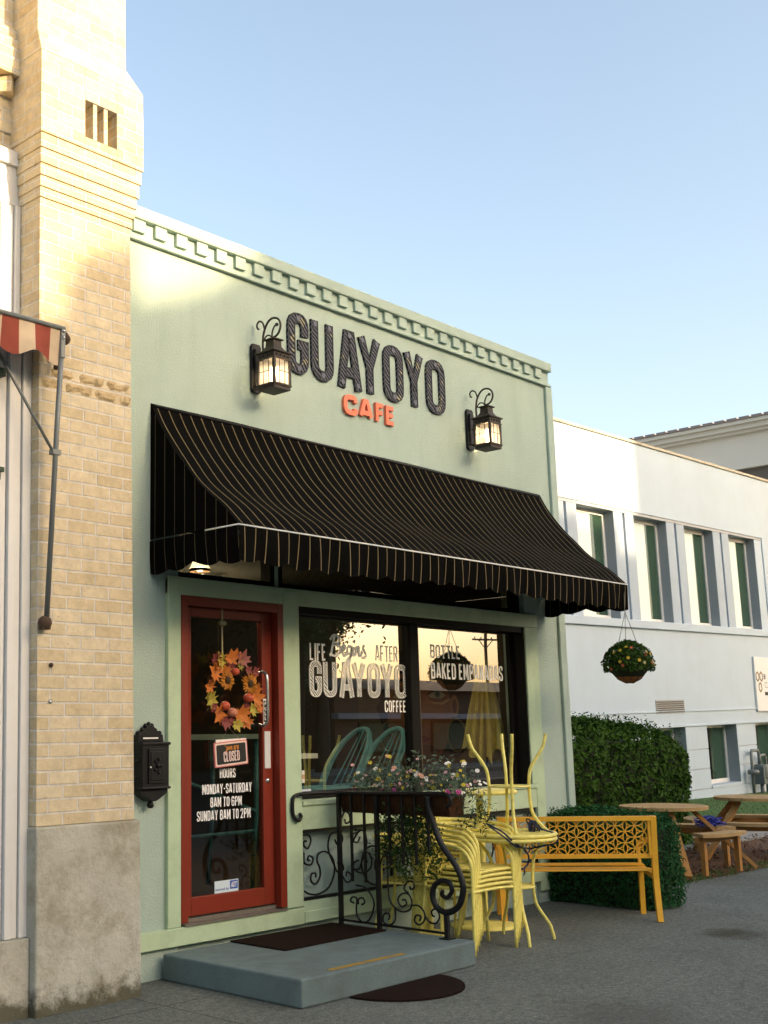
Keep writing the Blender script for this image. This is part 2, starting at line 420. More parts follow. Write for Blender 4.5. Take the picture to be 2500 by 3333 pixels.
M['plinth'] = pm("weathered concrete", (.46, .46, .40), .9, .3, 3., 1., 28., spec=.1, dirt=(.20, .185, .11), dirt_scale=2.6, dirt_amt=.75)
def moss_base(m):
    t = NT(m); b = t.n["Principled BSDF"]; src = b.inputs['Base Color'].links[0].from_socket
    tc = t.new("ShaderNodeTexCoord").outputs['Object']; sx = t.new("ShaderNodeSeparateXYZ"); t.link(tc, sx.inputs[0])
    n = t.new("ShaderNodeTexNoise", i_Scale=9., i_Detail=8., i_Roughness=.75); t.link(tc, n.inputs['Vector'])
    h = t.math('SUBTRACT', t.math('MULTIPLY', n.outputs[0], .42), sx.outputs[2])
    f = t.ramp(h, [(.07, 0.), (.17, .85)]); c = t.mix(f, src, (.045, .042, .018))
    n2 = t.new("ShaderNodeTexNoise", i_Scale=1.3, i_Detail=9., i_Roughness=.7); t.link(tc, n2.inputs['Vector'])
    c = t.mix(t.ramp(n2.outputs[0], [(.42, 0.), (.66, .45)]), c, (.22, .19, .12))
    t.link(c, b.inputs['Base Color'])
moss_base(M['plinth'])
M['yellow'] = pm("yellow enamel", (.86, .76, .20), .42, .07, 8., .12, 60., spec=.4, dirt=(.30, .20, .04), dirt_scale=26., dirt_amt=.45)
M['orange'] = pm("orange enamel", (.82, .43, .035), .42, .08, 8., .08, 60., spec=.4, dirt=(.45, .18, .02), dirt_scale=8., dirt_amt=.35)
M['rust'] = pm("rusted trough", (.045, .020, .009), .8, .35, 12., .3, 60., spec=.1, dirt=(.11, .05, .014), dirt_scale=6., dirt_amt=.5)
M['step'] = pm("blue grey step paint", (.135, .183, .185), .85, .28, 7., .4, 60., spec=.2, dirt=(.09, .10, .095), dirt_scale=3., dirt_amt=.6)
M['mat'] = pm("dark coir mat", (.022, .013, .010), .95, .3, 90., 1., 260., spec=.05)
M['coral'] = pm("coral paint", (.78, .20, .11), .6, .05)
M['galv'] = pm("grey galvanised steel", (.17, .19, .19), .5, .15, 15., .1, 60., metal=.3)
M['silver'] = pm("polished steel", (.6, .6, .58), .25, .05, metal=.9)
M['bluecable'] = pm("dark blue cable", (.012, .022, .075), .4, .1)
M['bluestring'] = pm("blue string lights", (.02, .03, .26), .5, .3, 30.)
M['cedar'] = pm("weathered cedar", (.38, .18, .045), .8, .25, 9., .3, 70., dirt=(.34, .26, .15), dirt_scale=5., dirt_amt=.6)
M['cedartop'] = pm("sun bleached cedar", (.40, .265, .115), .85, .25, 9., .3, 70., dirt=(.20, .11, .04), dirt_scale=5., dirt_amt=.5)
M['hedge'] = pm("hedge leaf", (.034, .082, .009), .7, .6, 3., spec=.1)
M['hedge2'] = pm("low hedge leaf", (.022, .088, .028), .7, .6, 4., spec=.1)
M['hedgecore'] = pm("hedge twigs", (.014, .02, .008), .95, .3)
M['teal'] = pm("teal rattan", (.11, .32, .35), .5, .2, 20., .3, 140.)
M['tealdark'] = pm("teal painted steel", (.04, .15, .17), .5, .2, 20.)
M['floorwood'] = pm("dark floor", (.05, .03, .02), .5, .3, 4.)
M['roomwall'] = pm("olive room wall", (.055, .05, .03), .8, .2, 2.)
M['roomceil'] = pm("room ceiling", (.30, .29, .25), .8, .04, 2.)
M['bark'] = pm("bark", (.07, .045, .03), .95, .3, 12., .6, 40.)
M['treeleaf'] = pm("tree leaf", (.04, .07, .02), .6, .5, 3.)
M['beige'] = pm("beige stucco", (.64, .59, .51), .85, .05, 1., .2, 40.)
M['darkwin'] = pm("dark loggia", (.12, .10, .085), .7, .1)

# ------------------------------------------------------------------ ground
def ground_mat():
    m, t, b = base_mat("sidewalk concrete")
    tc = t.new("ShaderNodeTexCoord").outputs['Object']
    n1 = t.new("ShaderNodeTexNoise", i_Scale=1.1, i_Detail=9., i_Roughness=.65); t.link(tc, n1.inputs['Vector'])
    n2 = t.new("ShaderNodeTexNoise", i_Scale=70., i_Detail=4., i_Roughness=.7); t.link(tc, n2.inputs['Vector'])
    n5 = t.new("ShaderNodeTexVoronoi", i_Scale=120.); t.link(tc, n5.inputs['Vector'])
    c = t.ramp(n1.outputs[0], [(.3, (.112, .125, .112)), (.55, (.142, .156, .14)), (.75, (.17, .182, .165))])
    c = t.mix(1., c, t.ramp(n2.outputs[0], [(.3, .62), (.7, 1.3)]), 'MULTIPLY')
    c = t.mix(1., c, t.ramp(n5.outputs['Color'], [(.1, .7), (.9, 1.3)]), 'MULTIPLY')
    n6 = t.new("ShaderNodeTexNoise", i_Scale=22., i_Detail=4., i_Roughness=.75); t.link(tc, n6.inputs['Vector'])
    c = t.mix(1., c, t.ramp(n6.outputs[0], [(.32, .68), (.68, 1.28)]), 'MULTIPLY')
    n7 = t.new("ShaderNodeTexVoronoi", i_Scale=.55); n7.feature = 'DISTANCE_TO_EDGE'
    nw = t.new("ShaderNodeTexNoise", i_Scale=2.5, i_Detail=5.); t.link(tc, nw.inputs['Vector'])
    wp = t.new("ShaderNodeMix", data_type='RGBA', blend_type='ADD'); wp.inputs[0].default_value = .35; t.link(tc, wp.inputs[6]); t.link(nw.outputs['Color'], wp.inputs[7]); t.link(wp.outputs[2], n7.inputs['Vector'])
    c = t.mix(t.math('MULTIPLY', t.math('LESS_THAN', n7.outputs['Distance'], .005), .22), c, (.05, .05, .04))
    sx = t.new("ShaderNodeSeparateXYZ"); t.link(tc, sx.inputs[0])
    jn = t.new("ShaderNodeTexNoise", i_Scale=5., i_Detail=3.); t.link(tc, jn.inputs['Vector'])
    wob = t.math('MULTIPLY', t.math('SUBTRACT', jn.outputs[0], .5), .03)
    jx = t.math('ABSOLUTE', t.math('SUBTRACT', t.math('FRACT', t.math('DIVIDE', t.math('ADD', t.math('ADD', sx.outputs[0], wob), 150.62 + .75), 1.5)), .5))
    jy = t.math('ABSOLUTE', t.math('SUBTRACT', t.math('FRACT', t.math('DIVIDE', t.math('ADD', t.math('ADD', sx.outputs[1], wob), 152.1 + .75), 1.5)), .5))
    j = t.math('LESS_THAN', t.math('MINIMUM', jx, jy), .0042)
    far = t.math('LESS_THAN', sx.outputs[0], -.3)
    c = t.mix(t.math('MULTIPLY', t.math('MULTIPLY', j, far), .75), c, (.03, .03, .026))
    # oil stain on the paving and damp dirt against the brick pier
    def stain(cx, cy, r, col, amt, c):
        dx = t.math('SUBTRACT', sx.outputs[0], cx); dy = t.math('SUBTRACT', sx.outputs[1], cy)
        d = t.math('SQRT', t.math('ADD', t.math('MULTIPLY', dx, dx), t.math('MULTIPLY', dy, dy)))
        n = t.new("ShaderNodeTexNoise", i_Scale=6., i_Detail=6., i_Roughness=.7); t.link(tc, n.inputs['Vector'])
        d = t.math('ADD', d, t.math('MULTIPLY', t.math('SUBTRACT', n.outputs[0], .5), r * 1.6))
        f = t.ramp(t.math('DIVIDE', d, r), [(.25, amt), (1., 0.)])
        return t.mix(f, c, col)
    c = stain(3.78, -1.95, .32, (.035, .032, .016), .75, c)
    c = stain(.9, -2.6, .5, (.06, .06, .055), .5, c)
    c = stain(4.9, -2.9, .8, (.075, .075, .065), .5, c)
    t.link(c, b.inputs['Base Color']); b.inputs['Roughness'].default_value = .9; b.inputs['Specular IOR Level'].default_value = .2
    bp = t.new("ShaderNodeBump", i_Strength=.6, i_Distance=.006); t.link(n2.outputs[0], bp.inputs['Height']); t.link(bp.outputs[0], b.inputs['Normal'])
    return m
M['walk'] = ground_mat()
M['asphalt'] = pm("asphalt", (.05, .05, .052), .9, .2, 30., .4, 200.)
M['earth'] = pm("dry earth", (.12, .10, .07), .95, .2, 1.)
M['lawn'] = pm("mown lawn", (.05, .11, .022), .9, .5, 4., .6, 60.)
M['mulch'] = pm("bark mulch", (.11, .058, .03), .95, .5, 40., 1., 90.)
M['pad'] = pm("pale concrete path", (.26, .24, .21), .9, .12, 6., .3, 60.)
M['kerb'] = pm("kerb concrete", (.25, .24, .22), .9, .15, 6., .3, 60.)
g = MB(); g.quad((-600, -600, -.15), (600, -600, -.15), (600, 600, -.15), (-600, 600, -.15)); tag(g.build("ground", M['earth']), kind='structure')
g = MB(); g.quad((-200, -22, -.14), (200, -22, -.14), (200, -7.8, -.14), (-200, -7.8, -.14)); tag(g.build("road", M['asphalt']), kind='structure')
g = MB(); g.box(-60, 80, -7.6, 40, -.145, 0); tag(g.build("sidewalk", M['walk']), kind='structure')
g = MB(); g.box(-60, 80, -7.8, -7.601, -.145, 0.003); tag(g.build("kerb", M['kerb'], bevel=.02), kind='structure')
g = MB(); g.box(-60, 120, -27, -22, -.145, 0); tag(g.build("far_sidewalk", M['walk']), kind='structure')
edge = [(5.3, -.1), (6.2, -.30), (6.6, -.36), (7.2, -.40), (8.2, -.43), (12, -.5), (22, -.6), (40, -.7)]
g = MB(); g.prismz([(x, y) for x, y in edge] + [(40, 1.0), (13, 1.0), (10, .9), (8, 1.3), (5.3, 1.6)], .001, .02)
tag(g.build("mulch_bed", M['mulch']), kind='structure')
g = MB(); g.prismz([(10.0, .98), (14, 1.02), (40, 1.05), (40, 2.2), (14, 2.1), (10.4, 1.7)], .001, .024); tag(g.build("path", M['pad']), kind='structure')
g = MB(); g.prismz([(5.0, 1.75), (10.2, 1.85), (14, 2.15), (40, 2.25), (60, 5.7), (60, 40), (5.0, 40)], .001, .03); tag(g.build("lawn", M['lawn']), kind='structure')
# mulch chips and grass blades, uncountable
g = MB()
for i in range(2600):
    x = 5.4 + R.random() ** 1.6 * 9; y = R.uniform(-.38 - .02 * (x - 5), 1.2)
    g.leaf((x, y, .03), R.uniform(.03, .07), (0, 0, 1), .4)
tag(g.build("mulch_chips", pm("mulch chips", (.17, .085, .045), .9, .5, 20.)), kind='stuff')
def blades(n, fx, fy, h):
    g = MB()
    for i in range(n):
        x = fx(); y = fy(x); a = R.uniform(0, 6.28); w = .006; hh = h * R.uniform(.5, 1.3)
        dx, dy = math.cos(a), math.sin(a); lx, ly = R.gauss(0, .4) * hh, R.gauss(0, .4) * hh
        g.add([(x - dx * w, y - dy * w, .01), (x + dx * w, y + dy * w, .01), (x + lx, y + ly, hh)], [(0, 1, 2)])
    return g
M['blade'] = pm("grass blade", (.065, .14, .028), .7, .5, 3.)
tag(blades(9000, lambda: 8 + R.random() * 11, lambda x: R.uniform(1.9, 5.5), .07).build("grass", M['blade']), kind='stuff')
tag(blades(1500, lambda: 5.3 + R.random() ** 1.5 * 3.2, lambda x: -.30 - .028 * (x - 6) + R.gauss(0, .06), .05).build("edge_grass", M['blade']), kind='stuff')

# ------------------------------------------------------------------ cafe building
cafe = thing("cafe_building", "sage green single storey cafe with dentil cornice, red door and shop window", "cafe", (0, 0, 0))
w = MB()
w.box(-.62, .0, 0, .25, 0, 2.95); w.box(-.62, 4.92, 0, .25, 2.95, 5.04)
w.box(4.27, 4.92, 0, .25, 0, 2.95); w.box(.0, 4.27, .02, .25, 0, .19)
w.box(-.62, -.40, .25, 12, 0, 5.04); w.box(4.70, 4.92, .25, 12, 0, 5.04); w.box(-.40, 4.70, 11.8, 12, 0, 5.04)
w.box(-.40, 4.70, .25, 11.8, 4.6, 4.75)
w.build("wall", M['stucco'], cafe)
c = MB(); c.box(-.63, 4.93, -.045, .25, 5.041, 5.135);
c.build("parapet_coping", M['stucco'], cafe, bevel=.012)
c = MB(); c.box(-.63, 4.92, -.035, -.001, 4.884, 4.912); c.build("cornice_ledge", M['stucco'], cafe, bevel=.006)
for k in range(28):
    x0 = -.622 + k * .1955
    d = MB(); d.box(x0, x0 + .102 + R.uniform(-.002, .002), -.026, -.001, 4.952 + R.uniform(-.002, .002), 5.0405)
    if x0 + .1 < 4.92: d.build("dentil", M['stucco'], cafe)
# corner pilaster strip, lower bands
c = MB(); c.box(4.825, 4.935, -.03, -.001, 0.0, 4.88); c.build("corner_strip", M['stucco'], cafe, bevel=.006)
tr = MB()
tr.box(-.115, -.001, -.032, .10, .30, 2.56)          # left of the door
tr.box(.992, 1.16, -.034, .12, .305, 2.56)           # post between door and window
tr.box(1.161, 4.27, -.030, .10, .83, 1.00)           # window sill band
tr.box(1.161, 4.27, -.045, .10, 1.001, 1.035)        # sill nosing
tr.box(4.205, 4.29, -.034, .12, 1.036, 2.45); tr.box(4.29, 4.43, -.022, -.001, .335, 2.56)
tr.box(1.161, 4.29, -.030, .10, .19, .335)           # lower band
tr.box(-.62, 1.16, -.04, -.0, .186, .299); tr.box(1.162, 4.30, -.042, -.031, .19, .27)
tr.box(-.115, 4.43, -.028, .10, 2.451, 2.575)        # header
tr.box(4.27, 4.43, -.024, -.001, .1, .334)
tr.build("frame_trim", M['trim'], cafe, bevel=.006)
p = MB(); p.box(1.16, 4.27, .055, .10, .336, .829); p.build("stall_panel", M['stucco'], cafe)
p = MB()
p.box(1.165, 4.265, -.012, .012, .806, .829); p.box(1.165, 4.265, -.012, .012, .337, .358)
for x in (1.165, 2.19, 3.22, 4.245): p.box(x, x + .02, -.011, .011, .359, .805)
p.build("panel_frame", M['black'], cafe)
def smooth_xz(pts, y, r=.007, k=5): return [(q[0], y, q[1]) for q in catmull([Vector((a, b)) for a, b in pts], k)]
P1 = [(1.174, .407), (1.243, .377), (1.338, .368), (1.448, .403), (1.513, .5), (1.504, .595), (1.432, .656), (1.347, .651), (1.327, .602), (1.356, .545), (1.354, .483), (1.304, .44), (1.258, .468), (1.265, .514), (1.307, .514), (1.312, .486)]
P2 = [(1.188, .792), (1.243, .788), (1.264, .747), (1.229, .695), (1.188, .722), (1.195, .748), (1.218, .747)]
P3 = [(1.189, .668), (1.191, .598), (1.261, .58), (1.284, .621), (1.245, .643), (1.227, .618), (1.25, .608)]
P4 = [(1.585, .789), (1.485, .779), (1.452, .71), (1.462, .646), (1.514, .555), (1.55, .504), (1.613, .515), (1.602, .555), (1.552, .568)]
P5 = [(1.527, .737), (1.557, .699), (1.608, .715), (1.609, .763), (1.559, .77)]
for k in range(3):
    for mir in (0, 1):
        s = MB(); ox = 1.186 + k * 1.027
        for pts in (P1, P2, P3, P4, P5):
            q = [((ox + (x - 1.172)) if not mir else (ox + 1.0 - (x - 1.172)), z) for x, z in pts]
            s.tube(smooth_xz(q, 0.0), .0075, 6)
        s.build("iron_scroll", M['black'], cafe)
# transom lights
def window(x0, x1, z0, z1, y, glass, name="window", fw=.045, fmat=None, d=.05, parent=None):
    f = MB()
    f.box(x0, x1, y - d, y + d, z0, z0 + fw); f.box(x0, x1, y - d, y + d, z1 - fw, z1)
    f.box(x0, x0 + fw, y - d, y + d, z0 + fw, z1 - fw); f.box(x1 - fw, x1, y - d, y + d, z0 + fw, z1 - fw)
    fo = f.build(name, fmat or M['blackalu'], parent or cafe)
    g = MB(); g.box(x0 + fw, x1 - fw, y - .003, y + .003, z0 + fw, z1 - fw); g.build("pane", glass, fo)
    return fo
window(.0, .99, 2.576, 2.949, .10, glass_mat("smoky transom glass", (.42, .42, .38), 1.5), "transom_window")
window(1.03, 4.26, 2.576, 2.949, .10, glass_mat("dark transom glass", (.30, .30, .26), 1.5), "transom_window")
tr = MB(); tr.box(.99, 1.03, .05, .15, 2.576, 2.95); tr.build("transom_post", M['trim'], cafe)
wA = window(1.16, 2.66, 1.036, 2.45, .125, M['glass'], "shop_window", .055, d=.02)
wB = window(2.66, 4.204, 1.036, 2.45, .125, M['glass'], "shop_window", .055, d=.02)
mu = MB(); mu.box(2.600, 2.722, .06, .104, 1.036, 2.45); mu.build("mullion", M['blackalu'], cafe, bevel=.01)
mu = MB(); mu.box(2.7225, 2.733, .07, .100, 1.036, 2.45); mu.build("mullion_strip", pm("bronze strip", (.20, .15, .09), .4, metal=.6), cafe)
jb = MB(); jb.box(4.19, 4.2035, -.02, .10, 1.036, 2.45); jb.box(1.161, 4.19, -.015, .10, 2.40, 2.4505); jb.build("reveal_lining", M['blackalu'], cafe)
# window lettering (vinyl on the street face of the glass)
GY = .121
def T(x, z): return toY(x, z, GY)
def vin(fn, text, xa, za, xb, zb, parent, mat, **kw):
    x0, z0 = T(xa, za); x1, z1 = T(xb, zb)
    mb = MB(); fn(mb, text, x0, x1, z0, z1, GY, .0006, **kw); return mb.build("window_lettering", mat, parent)
M['vinyl'] = pm("white window vinyl", (.88, .88, .83), .7, .03)
vin(lettering, "LIFE", 1.306, 2.055, 1.487, 2.185, wA, M['vinyl'], w=.34, t=.15)
def script_begins(mb, text, x0, x1, z0, z1, y, depth=.0006):
    W_, H_ = x1 - x0, z1 - z0
    ST = [[(.14, .98), (.10, .70), (.05, .38), (.02, .30)], [(.03, .84), (.12, 1.0), (.24, .96), (.24, .78), (.13, .68), (.24, .66), (.27, .48), (.20, .32), (.08, .32), (.04, .42)],
          [(.27, .42), (.36, .52), (.40, .62), (.36, .68), (.32, .56), (.33, .40), (.38, .32), (.45, .42)],
          [(.55, .62), (.49, .66), (.45, .54), (.47, .40), (.53, .42), (.56, .62), (.53, .30), (.48, .04), (.43, .02), (.43, .14), (.54, .34), (.60, .46)],
          [(.61, .64), (.60, .46), (.61, .35), (.65, .40)], [(.665, .64), (.66, .34)], [(.66, .50), (.70, .62), (.74, .64), (.74, .48), (.74, .36), (.78, .36), (.83, .50)],
          [(.88, .72), (.85, .60), (.90, .48), (.92, .36), (.87, .28), (.81, .30)], [(.62, .80), (.635, .86)]]
    for k, st in enumerate(ST):
        mb.strip([(x0 + q.x * W_ / .93, z0 + q.y * H_) for q in catmull([Vector(p) for p in st], 5)], .022 - .003 * (k % 2), y - depth - .0003 * k, y)
    return mb
vin(script_begins, "Begins", 1.525, 2.03, 1.965, 2.255, wA, M['vinyl'])
vin(lettering, "AFTER", 2.075, 2.075, 2.36, 2.20, wA, M['vinyl'], w=.34, t=.11)
vin(lettering, "COFFEE", 2.175, 1.672, 2.445, 1.765, wA, M['vinyl'], w=.34, t=.15)
vin(lettering, "BOTTLE", 2.80, 2.125, 3.22, 2.235, wB, M['vinyl'], w=.34, t=.13)
vin(lettering, "BAKED EMPANADAS", 2.80, 1.95, 3.86, 2.085, wB, M['vinyl'], w=.34, t=.16)
def pattern_mat(name, a, b_, see=False):
    m, t, b = base_mat(name)
    tc = t.new("ShaderNodeTexCoord").outputs['Object']
    wv = t.new("ShaderNodeTexWave", i_Scale=(26. if see else 15.), i_Distortion=9., i_Detail=2.); wv.inputs['Detail Scale'].default_value = .35
    wv.bands_direction = 'DIAGONAL'
    t.link(tc, wv.inputs['Vector'])
    f = t.ramp(wv.outputs['Fac'], [(.5, 0.), (.56, 1.)])
    if see:
        out = [n for n in t.n if n.type == 'OUTPUT_MATERIAL'][0]
        tp = t.new("ShaderNodeBsdfTransparent"); b.inputs['Base Color'].default_value = (*a, 1); b.inputs['Roughness'].default_value = .7
        mx = t.new("ShaderNodeMixShader"); t.link(f, mx.inputs[0]); t.link(tp.outputs[0], mx.inputs[1]); t.link(b.outputs[0], mx.inputs[2]); t.link(mx.outputs[0], out.inputs[0])
    else:
        n2 = t.new("ShaderNodeTexNoise", i_Scale=9., i_Detail=2.); t.link(tc, n2.inputs['Vector'])
        k = t.ramp(n2.outputs[0], [(.60, 0.), (.64, 1.)])
        bb = t.mix(k, b_, (.30, .29, .20))
        t.link(t.mix(f, a, bb), b.inputs['Base Color']); b.inputs['Roughness'].default_value = .6; b.inputs['Specular IOR Level'].default_value = .12
    return m
M['vinylpat'] = pattern_mat("patterned window vinyl", (.88, .88, .83), None, True)
GL = [('G', 1.109, 1.343), ('U', 1.377, 1.638), ('A', 1.692, 1.987), ('Y', 1.954, 2.239), ('O', 2.276, 2.54), ('Y', 2.558, 2.827), ('O', 2.867, 3.138)]
def big_letter(ch, x0, x1, z0, z1, y, depth, t, fill, rim, parent, rimw):
    """one patterned capital: a filled body with a raised outline along every edge"""
    gw, st = glyph(ch, .42); fb, rb = MB(), MB()
    sx = (x1 - x0 - t) / gw; sz = z1 - z0 - t
    for k, (pts, cl) in enumerate(st):
        ext = .0
        P = [(x0 + t / 2 + px * sx, z0 + t / 2 + min(max(pz, -t / 2 / sz), 1 + t / 2 / sz) * sz) for px, pz in pts]
        if ch == 'A' and k == 0: P[0] = (P[0][0], z0); P[-1] = (P[-1][0], z0)
        fb.strip(P, t, y - depth - .0004 * k, y, bool(cl))
        for o in ((t - rimw) / 2, -(t - rimw) / 2):
            rb.strip(P, rimw, y - depth - .004 - .0004 * k, y - depth - .0022 + .0004 * k, bool(cl), o)
    fo = fb.build("letter", fill, parent); rb.build("letter_outline", rim, fo); return fo
for ch, a, b_ in GL:
    k0 = (a - 1.109) / (3.138 - 1.109); k1 = (b_ - 1.109) / (3.138 - 1.109)
    xa, xb = 1.297 + k0 * 1.172, 1.297 + k1 * 1.172; za, zb = 1.782, 2.055
    (x0, z0), (x1, z1) = T(xa, za), T(xb, zb)
    big_letter(ch, x0, x1, z0, z1, GY, .0006, .047, M['vinylpat'], M['vinyl'], wA, .006)
# small notices inside the window corners
def notice(x0, x1, z0, z1, cols, parent, y=.119):
    (a, c_), (b_, d_) = toY(x0, z0, y), toY(x1, z1, y); n = len(cols)
    mb = MB()
    for k, cc in enumerate(cols):
        mb.cur = k; mb.box(a, b_, y - .001, y, c_ + (d_ - c_) * k / n + .0005, c_ + (d_ - c_) * (k + 1) / n)
    return mb.build("window_sticker", [pm("sticker", cc, .5, .04) for cc in cols], parent)
notice(1.185, 1.29, .995, 1.115, [(.03, .06, .30), (.05, .09, .38), (.55, .62, .72)], wA)
notice(1.195, 1.225, 1.16, 1.25, [(.6, .58, .5), (.5, .3, .2), (.65, .63, .58)], wA)
st_ = notice(4.02, 4.10, 1.185, 1.275, [(.04, .10, .36)], wB)
(xa, za), (xb, zb) = toY(4.025, 1.195, .119), toY(4.095, 1.265, .119)
mb = MB()
for k, tx in enumerate(("visit us", "find us on", "order online")):
    font_text(mb, tx, xa + .004, xb - .01, zb - .012 - k * .02, zb - k * .02, .1175, .0004)
mb.build("sticker_lettering", M['white'], st_)

M['hoursink'] = pm("bright white vinyl", (.85, .85, .82), .6, .02)
# ------------------------------------------------------------------ door
door = MB()
door.box(.0, .06, -.034, .10, .32, 2.45); door.box(.93, .991, -.034, .10, .32, 2.45); door.box(.06, .93, -.034, .10, 2.385, 2.45)
df = door.build("door_frame", M['red'], cafe, bevel=.004)
DY = .028
s = MB(); s.box(.066, .142, DY, DY + .045, .345, 2.38); s.box(.824, .925, DY, DY + .045, .345, 2.38)
s.box(.142, .824, DY, DY + .045, 2.32, 2.38); s.box(.142, .824, DY, DY + .045, .345, .462)
dr = s.build("door", M['red'], cafe, bevel=.004)
g = MB(); g.box(.143, .823, DY + .018, DY + .024, .463, 2.319); g.build("door_glass", M['doorglass'], dr)
g = MB(); g.box(.06, .93, .02, .12, .301, .335); g.box(.02, .98, -.05, .12, .30, .312); g.build("threshold", pm("worn aluminium", (.22, .20, .17), .5, .3, 20., metal=.5), dr)
g = MB(); g.box(.838, .898, DY - .006, DY - .001, 1.275, 1.535); g.build("push_plate", M['whitepaint'], dr, bevel=.003)
g = MB(); g.lathe([(.001, -.012), (.012, -.012), (.018, -.004), (.02, 0)], (0, 0, 0), 14)
g.v = [(.868 + x, DY + z, 1.19 + y) for x, y, z in g.v]; g.build("lock", M['silver'], dr)
g = MB(); g.box(.831, .872, DY - .003, DY - .001, 1.585, 1.765); ps = g.build("pull_sign", M['white'], dr)
g = MB(); g.box(.835, .868, DY - .0042, DY - .0032, 1.60, 1.75); g.build("sign_field", pm("sign black", (.02, .018, .016), .6), ps)
g = MB()
for k, ch in enumerate("PULL"):
    lettering(g, ch, .841, .862, 1.717 - k * .034, 1.743 - k * .034, DY - .0045, .0004, w=.5, t=.22)
g.build("sign_lettering", M['white'], ps)
g = MB(); g.tube(catmull([(.790, DY, 1.945), (.79, -.02, 1.955), (.79, -.055, 1.92), (.79, -.06, 1.80), (.79, -.06, 1.72), (.79, -.055, 1.61), (.79, -.02, 1.575), (.79, DY, 1.585)], 6), .0105, 10)
g.build("door_handle", M['silver'], dr)
DG = DY + .0165
for tx, a, b_, z0, z1 in (("HOURS", .398, .548, 1.222, 1.286), ("MONDAY~SATURDAY", .235, .703, 1.118, 1.184), ("8AM TO 6PM", .308, .605, 1.03, 1.096), ("SUNDAY 8AM TO 2PM", .185, .690, .944, 1.010)):
    mb = MB(); lettering(mb, tx, a + .02, b_ + .02, z0, z1, DG, .0006, w=.34, t=.15)
    mb.build("hours_lettering", M['hoursink'], dr)
g = MB(); g.box(.362, .585, DG - .001, DG, .464, .543); al = g.build("alarm_sticker", pm("alarm sticker", (.62, .74, .80), .5, .05), dr)
g = MB(); g.box(.505, .578, DG - .002, DG - .0012, .482, .537); g.build("sticker_badge", pm("sticker blue", (.03, .10, .42), .5), al)
mb = MB(); font_text(mb, "ADT", .512, .571, .492, .528, DG - .0022, .0004, bold=.03, shear=.2); mb.build("sticker_lettering", M['white'], al)
mb = MB(); font_text(mb, "secured by", .370, .495, .475, .497, DG - .0012, .0004, bold=.02); mb.build("sticker_lettering", pm("sticker text", (.05, .10, .30), .5), al)
# ------------------------------------------------------------------ interior
rm = MB()
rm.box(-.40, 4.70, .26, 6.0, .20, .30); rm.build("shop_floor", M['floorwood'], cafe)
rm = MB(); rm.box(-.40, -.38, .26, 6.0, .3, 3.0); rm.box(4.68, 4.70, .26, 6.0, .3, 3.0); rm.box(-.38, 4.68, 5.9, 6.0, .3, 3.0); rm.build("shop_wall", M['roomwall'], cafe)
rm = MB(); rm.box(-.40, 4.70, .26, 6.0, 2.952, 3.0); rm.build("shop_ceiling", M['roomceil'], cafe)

# ------------------------------------------------------------------ cafe awning
AX0, AX1, AY = -.25, 4.64, -.852
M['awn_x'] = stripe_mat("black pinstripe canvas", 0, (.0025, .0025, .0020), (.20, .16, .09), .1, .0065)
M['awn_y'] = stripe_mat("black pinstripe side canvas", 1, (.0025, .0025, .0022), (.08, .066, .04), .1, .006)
prof = [(0.0, 3.755), (-.075, 3.62), (-.148, 3.51), (-.235, 3.395), (-.325, 3.293), (-.40, 3.21), (-.477, 3.13), (-.58, 3.042), (-.694, 2.955), (-.775, 2.882), (-.852, 2.806)]
prof = [(p.x, p.y) for p in catmull(prof, 3)]
aw = thing("window_awning", "black pinstriped canvas awning with scalloped valance over the cafe front", "awning", (AX0, 0, 2.57))
def sheet(rows):
    g = MB(); g.smooth = True; n = len(rows[0])
    g.add([p for r in rows for p in r], [(i * n + j, i * n + j + 1, (i + 1) * n + j + 1, (i + 1) * n + j) for i in range(len(rows) - 1) for j in range(n - 1)])
    return g
NX = 60
rows = []
for i in range(NX + 1):
    x = AX0 + (AX1 - AX0) * i / NX
    rows.append([(x, y, z - .022 * abs(math.sin(math.pi * (x - AX0) / 1.63)) * math.sin(math.pi * k / (len(prof) - 1)) + .005 * math.sin(x * 7.3 + k * .35) * math.sin(math.pi * k / (len(prof) - 1)) + .004 * math.sin(x * 3.1 - k * .5) - .008 * abs(math.sin(x * 1.93)) * (k / len(prof))) for k, (y, z) in enumerate(prof)])
sheet(rows).build("canopy", M['awn_x'], aw)
for xs in (AX0, AX1):
    g = MB(); base = [(xs, y, z) for y, z in prof]
    n = len(base); g.add(base + [(xs, y, 2.806 if y < -.01 else 2.806) for y, z in prof], [(k, k + 1, n + k + 1, n + k) for k in range(n - 2)] + [(n - 2, n - 1, 2 * n - 2)])
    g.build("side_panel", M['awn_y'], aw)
def valance(p0, p1, L, nsc, ph, amp):
    rows = []; N = int(nsc * 10)
    d = (Vector(p1) - Vector(p0)).normalized(); nrm = Vector((d.y, -d.x, 0))
    for i in range(N + 1):
        t = i / N; q = Vector(p0) + (Vector(p1) - Vector(p0)) * t; row = []
        drop = .212 + .030 * (abs(math.sin(math.pi * (t * nsc + ph))) - .6) + .012 * math.sin(t * 9.1)
        for k in range(7):
            v = k / 6
            off = amp * v * (math.sin(t * nsc * 2 * math.pi * .77 + 1.3 * ph) + .6 * math.sin(t * nsc * 4.1 + 2)) - .035 * v * v * .4
            row.append(tuple(q + nrm * off + Vector((0, 0, -drop * v))))
        rows.append(row)
    return sheet(rows)
valance((AX0, AY - .004, 2.795), (AX1, AY - .004, 2.795), 0, 19.5, .2, .012).build("valance", M['awn_x'], aw)
valance((AX0 - .003, 0, 2.795), (AX0 - .003, AY, 2.795), 0, 3.4, .3, .007).build("side_valance", M['awn_y'], aw)
